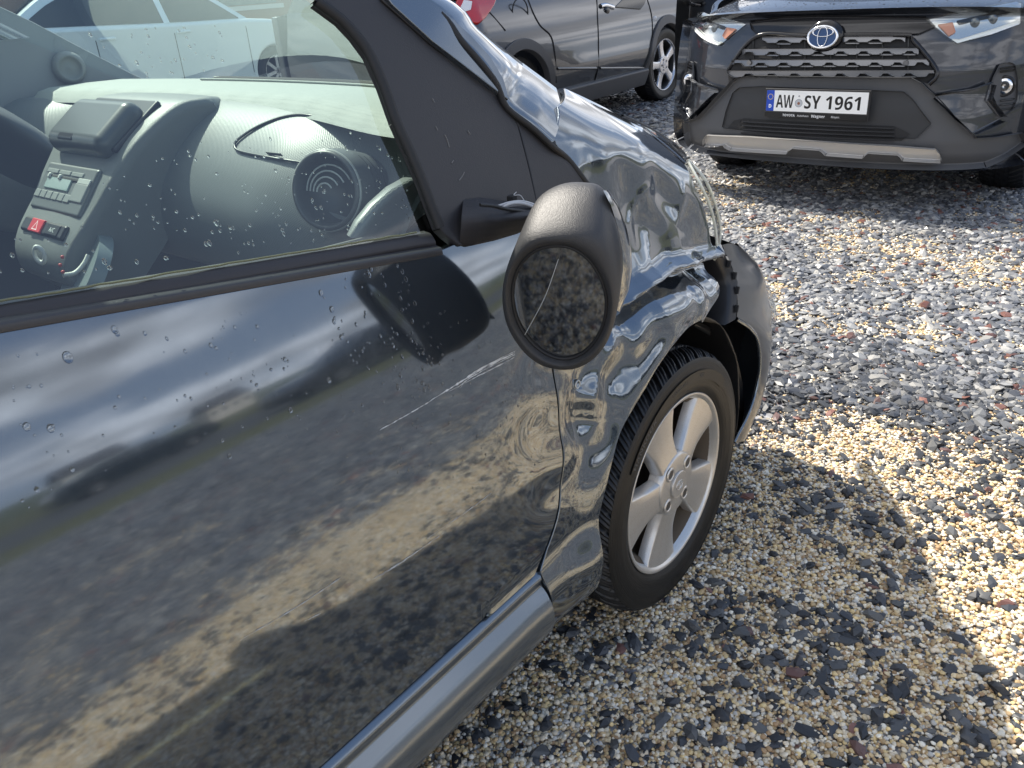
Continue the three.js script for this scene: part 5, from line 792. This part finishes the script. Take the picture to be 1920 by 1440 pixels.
// ---------------------------------------------------------------- simpler cars: seen through the glass and mirrored in the door
function farCar(label, cx, cz, turn, len, wid, hgt, color, rough, opts = {}) {
  const g = thing('far_car', label, 'car', V(cx, 0, cz)); const L = len / 2, w = wid / 2, P = phy(color, { metalness: 0.3, roughness: rough, clearcoat: 1, clearcoatRoughness: 0.04 }), dk = phy([0.03, 0.035, 0.04], { roughness: 0.06, metalness: 0.2 });
  const add = (par, name, geo, mat) => { const m = new THREE.Mesh(geo, mat); m.name = name; m.castShadow = m.receiveShadow = true; par.add(m); return m; };
  const ax = [-len * 0.295, len * 0.305], ar = 0.36;
  const sh = new THREE.Shape(); const lower = [[-L, 0.42], [-L - 0.02, 0.72], [-L + 0.10, 0.98], [-L + 0.45, 1.02], [0, 0.96], [L - 1.15, 0.93], [L - 0.35, 0.82], [L - 0.05, 0.66], [L, 0.42], [L - 0.10, 0.26]];
  sh.moveTo(...lower[0]); for (const p of cat(lower, 5).slice(1)) sh.lineTo(...p);
  sh.lineTo(ax[1] + ar, 0.22); sh.absarc(ax[1], 0.32, ar, -0.25, Math.PI + 0.25, false); sh.lineTo(ax[0] + ar, 0.22); sh.absarc(ax[0], 0.32, ar, -0.25, Math.PI + 0.25, false); sh.lineTo(-L + 0.08, 0.26);
  const body = new THREE.ExtrudeGeometry(sh, { depth: wid - 0.14, bevelEnabled: true, bevelThickness: 0.07, bevelSize: 0.05, bevelSegments: 4 }).translate(0, 0, -w + 0.07);
  const b = add(g, 'body', body, P);
  const prof = opts.wagon ? [[-L + 0.12, 0.98], [-L + 0.35, hgt - 0.10], [-L + 0.8, hgt], [0.1, hgt + 0.01], [0.45, hgt - 0.05], [L - 1.15, 0.95]] : [[-L + 0.30, 1.00], [-L + 0.95, hgt - 0.10], [-L + 1.4, hgt], [0.1, hgt], [0.45, hgt - 0.05], [L - 1.15, 0.95]];
  const c = cat(prof, 5), ins = y => 0.04 + 0.26 * clamp((y - 0.95) / (hgt - 0.95)); const rows = c.map(([x, y]) => Array.from({ length: 9 }, (_, k) => { const a = lerp(-1, 1, k / 8); return V(x, y + 0.03 * (1 - a * a), a * (w - ins(y))); }));
  add(g, 'roof', loft(rows, { flip: true }), P);
  const hi = y => y > 0.97; 
  for (const sg of [1, -1]) {
    add(g, 'pillars', loft([c.map(([x, y]) => V(x, 0.95, sg * (w - 0.03))), c.map(([x, y]) => V(x, y, sg * (w - ins(y))))], { flip: sg < 0 }), P);
    const sf = o => (x, y) => V(x, y, sg * (w - ins(y) + o)); const x0 = prof[0][0] + 0.22, mid = -0.05, x1 = L - 1.32;
    const tp = (x) => { for (let i = 1; i < c.length; i++) if (c[i][0] >= x) { const t = (x - c[i - 1][0]) / (c[i][0] - c[i - 1][0]); return lerp(c[i - 1][1], c[i][1], t); } return 1; };
    for (const [a, d] of [[x0, mid - 0.04], [mid + 0.04, x1]]) { const top = []; for (let k = 0; k <= 8; k++) { const x = lerp(d, a, k / 8); top.push([x, Math.max(1.0, tp(x) - 0.075)]); } add(g, 'side_window', panel([[a, 1.0], [d, 0.985], ...top], sf(0.012), { cell: 0.1, fold: 0.008, flip: sg < 0 }), dk); }
    for (const x of [-0.85, 0.10]) add(b, 'door_handle', rbox(0.19, 0.03, 0.03, 0.012).translate(x, 0.90, sg * (w + 0.012)), P);
    for (const x of [-0.02, 0.98, -0.98]) add(b, 'door_gap', rbox(0.008, 0.55, 0.008, 0.002).translate(x, 0.62, sg * (w + 0.0)), M.void);
    add(g, 'headlamp', rbox(0.30, 0.13, 0.16, 0.05).translate(L - 0.20, 0.70, sg * (w - 0.12)), std([0.75, 0.76, 0.78], 0.1, 0.6)); add(g, 'tail_lamp', rbox(0.20, 0.16, 0.22, 0.05).translate(-L + 0.08, 0.84, sg * (w - 0.14)), phy([0.5, 0.01, 0.015], { roughness: 0.15, clearcoat: 1 }));
    for (const x of ax) { const t = add(g, 'wheel', new THREE.LatheGeometry([[0.20, 0.085], [0.27, 0.095], [0.305, 0.08], [0.318, 0.04], [0.318, -0.09], [0.2, -0.1]].map(q => new THREE.Vector2(...q)), 36).rotateX(Math.PI / 2 * sg).translate(x, 0.318, sg * (w - 0.10)), M.rubber); const rs = []; for (let k = 0; k < 7; k++) rs.push(new THREE.BoxGeometry(0.04, 0.19, 0.02).translate(0, 0.11, 0).rotateZ(k * 2 * Math.PI / 7)); rs.push(new THREE.TorusGeometry(0.20, 0.015, 6, 30)); add(t, 'rim', merge(rs).translate(x, 0.318, sg * (w - 0.03)), std([0.5, 0.5, 0.52], 0.3, 0.8)); }
  }
  add(g, 'windscreen', loft([c.slice(-6).map(([x, y]) => V(x + 0.012, y + 0.02, -(w - ins(y) - 0.08))), c.slice(-6).map(([x, y]) => V(x + 0.012, y + 0.045, 0)), c.slice(-6).map(([x, y]) => V(x + 0.012, y + 0.02, w - ins(y) - 0.08))]), dk);
  add(g, 'rear_window', loft([c.slice(1, 6).map(([x, y]) => V(x - 0.012, y + 0.02, -(w - ins(y) - 0.1))), c.slice(1, 6).map(([x, y]) => V(x - 0.012, y + 0.045, 0)), c.slice(1, 6).map(([x, y]) => V(x - 0.012, y + 0.02, w - ins(y) - 0.1))], { flip: true }), dk);
  add(g, 'underbody', rbox(len - 0.5, 0.4, wid - 0.4, 0.05).translate(0, 0.42, 0), std([0.16, 0.16, 0.16], 0.8));
  g.rotation.y = turn; return g;
}
farCar('pale blue white saloon seen through the windscreen', 4.45, -9.9, 0, 4.5, 1.8, 1.46, [0.66, 0.74, 0.78], 0.3);
farCar('black estate car by the road, mirrored in the door', 9.2, 13.9, Math.PI, 4.6, 1.85, 1.50, [0.018, 0.02, 0.024], 0.25, { wagon: true });
farCar('dark blue saloon on the road, mirrored in the door', 6.8, 22.5, 0.05, 4.6, 1.82, 1.44, [0.02, 0.03, 0.04], 0.25);
// ---------------------------------------------------------------- verge, road, fields and houses across the road
const ribbonXZ = (x0, x1, z0, z1, y) => { const g = new THREE.PlaneGeometry(x1 - x0, z1 - z0).rotateX(-Math.PI / 2).translate((x0 + x1) / 2, y, (z0 + z1) / 2), p = g.attributes.position, uv = g.attributes.uv; for (let i = 0; i < p.count; i++) uv.setXY(i, p.getX(i), p.getZ(i)); return g; };
{
  const gt = dataTex(256, (x, y) => { const q = 0.55 + 0.55 * (tn(256, 40)(x, y) - 0.5) + 0.5 * (tn(256, 110)(x, y) - 0.5); return [0.40 * q, 0.40 * q, 0.16 * q].map(c => Math.sqrt(clamp(c * 0.6))); }, { srgb: true }); gt.repeat.set(0.6, 0.6);
  structure('grass_verge', ribbonXZ(-60, 60, 9.0, 12.6, 0.008), std([0.9, 0.9, 0.9], 0.95, 0, { map: gt }));
  structure('road', ribbonXZ(-60, 60, 12.6, 26, 0.012), std([0.07, 0.07, 0.072], 0.8));
  structure('far_field', ribbonXZ(-200, 200, 26, 135, 0.016), std([0.8, 0.8, 0.8], 0.95, 0, { map: gt }));
  const hill = new THREE.PlaneGeometry(400, 120, 80, 12).rotateX(-Math.PI / 2).translate(0, 0, 120); { const p = hill.attributes.position; for (let i = 0; i < p.count; i++) { const x = p.getX(i), z = p.getZ(i); p.setY(i, -0.4 + 5 * sstep(122, 178, z) * (0.5 + fbm(x * 0.012 + 5, z * 0.02, 3))); } hill.computeVertexNormals(); }
  structure('hill', hill, std([0.075, 0.085, 0.05], 0.95));
  const hill2 = hill.clone().rotateY(Math.PI); structure('wooded_hill', hill2, std([0.05, 0.06, 0.035], 0.95));
  const wallM = [[0.68, 0.66, 0.62], [0.6, 0.55, 0.5], [0.72, 0.70, 0.66], [0.5, 0.46, 0.4]], slate = std([0.06, 0.06, 0.07], 0.7);
  const lbl = ['white house with low slate roof across the road', 'cream house with slate roof across the road', 'long white house with slate roof across the road', 'small beige house with slate roof across the road'];
  [[34, 118, 9, 7, 4.2], [58, 124, 8, 7, 4.5], [84, 116, 14, 8, 3.8], [112, 122, 7, 7, 4.0]].forEach(([x, z, l, w, h], i) => {
    const t = thing('house', lbl[i], 'house', V(x, 0, z)); part(t, 'wall', new THREE.BoxGeometry(l, h, w).translate(x, h / 2, z), std(wallM[i], 0.9));
    const sh = new THREE.Shape([[-w / 2 - 0.3, 0], [w / 2 + 0.3, 0], [0, w * 0.42]].map(p => new THREE.Vector2(...p))); part(t, 'roof', new THREE.ExtrudeGeometry(sh, { depth: l + 0.4, bevelEnabled: false }).rotateY(Math.PI / 2).translate(x - l / 2 - 0.2, h, z), slate);
    for (let k = 0; k < 4; k++) part(t, 'window', new THREE.BoxGeometry(0.9, 1.1, 0.06).translate(x - l / 2 + l * (k + 0.5) / 4, h * 0.6, z - w / 2 - 0.01), std([0.05, 0.06, 0.07], 0.1));
  });
  { // brick outbuilding behind the pale car
    const t = thing('brick_building', 'low red brick building behind the pale saloon', 'building', V(8, 0, -17)); part(t, 'wall', new THREE.BoxGeometry(16, 3.4, 5).translate(8, 1.7, -17), std([0.28, 0.14, 0.09], 0.9)); part(t, 'roof', new THREE.BoxGeometry(16.6, 0.25, 5.6).translate(8, 3.53, -17), slate);
    for (let k = 0; k < 6; k++) { const w = part(t, 'window', new THREE.BoxGeometry(1.3, 1.2, 0.06).translate(1.6 + k * 2.6, 1.7, -14.48), std([0.12, 0.14, 0.15], 0.1)); part(w, 'window_sill', new THREE.BoxGeometry(1.5, 0.08, 0.16).translate(1.6 + k * 2.6, 1.04, -14.44), std([0.6, 0.6, 0.58], 0.7)); }
  }
}
// ---------------------------------------------------------------- loose stones lying on the ground
{
  const stone = (k, flat, jit, det) => { seed = 777 + k * 31; const g = plain(new THREE.IcosahedronGeometry(1, det)), p = g.attributes.position, mv = new Map(); const sx = det ? rr(0.8, 1.15) : rr(1.05, 1.55), sz = rr(0.7, 1.1); for (let i = 0; i < p.count; i++) { const key = [p.getX(i), p.getY(i), p.getZ(i)].map(v => v.toFixed(3)).join(); if (!mv.has(key)) mv.set(key, 1 + jit * (rnd() - 0.5)); const s = mv.get(key); p.setXYZ(i, p.getX(i) * s * sx, p.getY(i) * s * flat, p.getZ(i) * s * sz); } g.computeVertexNormals(); if (det > 0) { const n = g.attributes.normal; for (let i = 0; i < p.count; i++) { const v = V(p.getX(i), p.getY(i) / (flat * flat), p.getZ(i)).normalize(), f = V(n.getX(i), n.getY(i), n.getZ(i)).lerp(v, 0.7).normalize(); n.setXYZ(i, f.x, f.y, f.z); } } return g; };
  const m4 = new THREE.Matrix4(), q = new THREE.Quaternion(), e = new THREE.Euler(), col = new THREE.Color();
  const PALE = [[0.58, 0.46, 0.28], [0.66, 0.57, 0.42], [0.72, 0.67, 0.56], [0.62, 0.52, 0.38], [0.50, 0.36, 0.19], [0.42, 0.29, 0.15], [0.48, 0.46, 0.42], [0.66, 0.50, 0.25], [0.33, 0.21, 0.11], [0.70, 0.62, 0.48]];
  const DARK = [[0.050, 0.054, 0.062], [0.070, 0.074, 0.084], [0.095, 0.10, 0.108], [0.035, 0.038, 0.045], [0.125, 0.128, 0.132], [0.060, 0.066, 0.078], [0.155, 0.155, 0.152]];
  const RED = [[0.14, 0.065, 0.052], [0.10, 0.055, 0.05], [0.18, 0.085, 0.066]];
  const field = (name, geos, mat, list, label) => { const n = geos.length; geos.forEach((g, k) => { const L = list.filter((_, i) => i % n === k); const m = new THREE.InstancedMesh(g, mat, L.length); m.name = numbered(name); m.userData = { kind: 'stuff', label }; m.castShadow = m.receiveShadow = true; L.forEach((s, i) => { e.set(s[5], s[4], s[6]); q.setFromEuler(e); m4.compose(V(s[0], s[1], s[2]), q, V(s[3], s[3] * s[8], s[3])); m.setMatrixAt(i, m4); m.setColorAt(i, col.setRGB(...s[7])); }); scene.add(m); }); };
  const pale = [], chips = [], nearChips = [], farChips = [];
  seed = 4242;
  const inView = (x, z) => { const d = V(x, 0, z).sub(CAM.p), w = d.dot(camD); if (w < 0.2) return false; const px = 960 + CAM.f * d.dot(camR) / w, py = 720 - CAM.f * d.dot(camU) / w; return px > 480 && px < 2100 && py > -60 && py < 1600; };
  const cellLoop = (x0, x1, z0, z1, dens, f) => { const n = Math.round((x1 - x0) * (z1 - z0) * dens); for (let i = 0; i < n; i++) f(rr(x0, x1), rr(z0, z1)); };
  // pea gravel
  const addChip = (x, z, r, L, p0, sunTone = 1) => { const s = paleShare(x, z); if (rnd() < s * p0) return; const red = rnd() < 0.032, c = red ? RED[Math.floor(rnd() * 3)] : DARK[Math.floor(rnd() * DARK.length)], k = rr(0.75, 1.25) * (red ? 1 : sunTone); L.push([x, rr(0.001, 0.010), z, r * (0.42 + 1.35 * Math.pow(rnd(), 2.4)), rr(0, 6.3), rr(-0.34, 0.34), rr(-0.34, 0.34), c.map((v, i) => v * k * (sunTone > 1.2 ? [1.02, 0.99, 0.94][i] : 1)), rr(0.6, 1.5)]); };  // factor puts sun and shade into chip colour: dark near, pale far
  const addPale = (x, z, r, far) => { const s = paleShare(x, z); if (rnd() > s) return; const c = PALE[Math.floor(rnd() * PALE.length)], k = rr(0.8, 1.12); pale.push([x, rr(-0.0015, 0.0045 + 0.004 * s), z, r * (0.55 + 0.95 * Math.pow(rnd(), 1.5)), rr(0, 6.3), rr(-0.4, 0.4), rr(-0.4, 0.4), c.map(v => v * k * 1.14), rr(0.7, 1.0)]); };
  cellLoop(-1.2, 1.6, -0.42, 1.25, 52000, (x, z) => { if (inView(x, z) || z > -0.05) addPale(x, z, 0.0039); });
  cellLoop(1.6, 4.6, -2.6, 1.25, 17000, (x, z) => { if (inView(x, z) || z > -0.05) addPale(x, z, 0.0048); });
  cellLoop(-1.4, 4.6, 1.25, 3.4, 5200, (x, z) => addPale(x, z, 0.0062));
  cellLoop(-2.4, -1.2, -0.1, 1.25, 20000, (x, z) => addPale(x, z, 0.0045));
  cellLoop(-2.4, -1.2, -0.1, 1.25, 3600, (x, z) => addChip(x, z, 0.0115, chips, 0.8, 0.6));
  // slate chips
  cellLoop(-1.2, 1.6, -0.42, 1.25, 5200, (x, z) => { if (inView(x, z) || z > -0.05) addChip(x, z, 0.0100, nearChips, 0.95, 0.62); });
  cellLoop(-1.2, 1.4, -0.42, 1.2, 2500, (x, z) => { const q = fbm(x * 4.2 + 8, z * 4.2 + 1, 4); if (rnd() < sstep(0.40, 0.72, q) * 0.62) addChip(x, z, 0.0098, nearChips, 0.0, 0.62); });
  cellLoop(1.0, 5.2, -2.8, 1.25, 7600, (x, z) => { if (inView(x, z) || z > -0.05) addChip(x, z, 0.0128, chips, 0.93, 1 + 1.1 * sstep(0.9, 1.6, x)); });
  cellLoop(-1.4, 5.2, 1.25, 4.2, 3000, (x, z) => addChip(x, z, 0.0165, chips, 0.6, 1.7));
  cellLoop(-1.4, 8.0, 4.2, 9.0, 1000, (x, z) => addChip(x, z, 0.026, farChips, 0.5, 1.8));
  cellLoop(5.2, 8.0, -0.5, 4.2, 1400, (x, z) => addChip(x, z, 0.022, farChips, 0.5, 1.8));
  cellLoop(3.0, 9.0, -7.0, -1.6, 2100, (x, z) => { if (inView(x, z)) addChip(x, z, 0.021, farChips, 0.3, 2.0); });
  console.log('stones', pale.length, chips.length, farChips.length);
  field('pea_gravel', [stone(1, 0.78, 0.25, 1), stone(2, 0.68, 0.3, 1), stone(3, 0.85, 0.22, 1)], std([1, 1, 1], 0.62), pale, 'pale tan pea gravel strewn over the yard');
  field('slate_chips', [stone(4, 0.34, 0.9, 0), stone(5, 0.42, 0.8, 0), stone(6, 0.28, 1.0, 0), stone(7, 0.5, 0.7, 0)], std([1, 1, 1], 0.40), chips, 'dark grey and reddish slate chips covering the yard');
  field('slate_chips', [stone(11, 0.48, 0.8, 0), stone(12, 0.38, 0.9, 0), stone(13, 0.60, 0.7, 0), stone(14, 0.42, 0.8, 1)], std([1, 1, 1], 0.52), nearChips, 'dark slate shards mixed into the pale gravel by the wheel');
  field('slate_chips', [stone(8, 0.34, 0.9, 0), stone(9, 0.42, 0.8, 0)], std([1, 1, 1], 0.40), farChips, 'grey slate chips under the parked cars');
}
renderer.render(scene, camera);
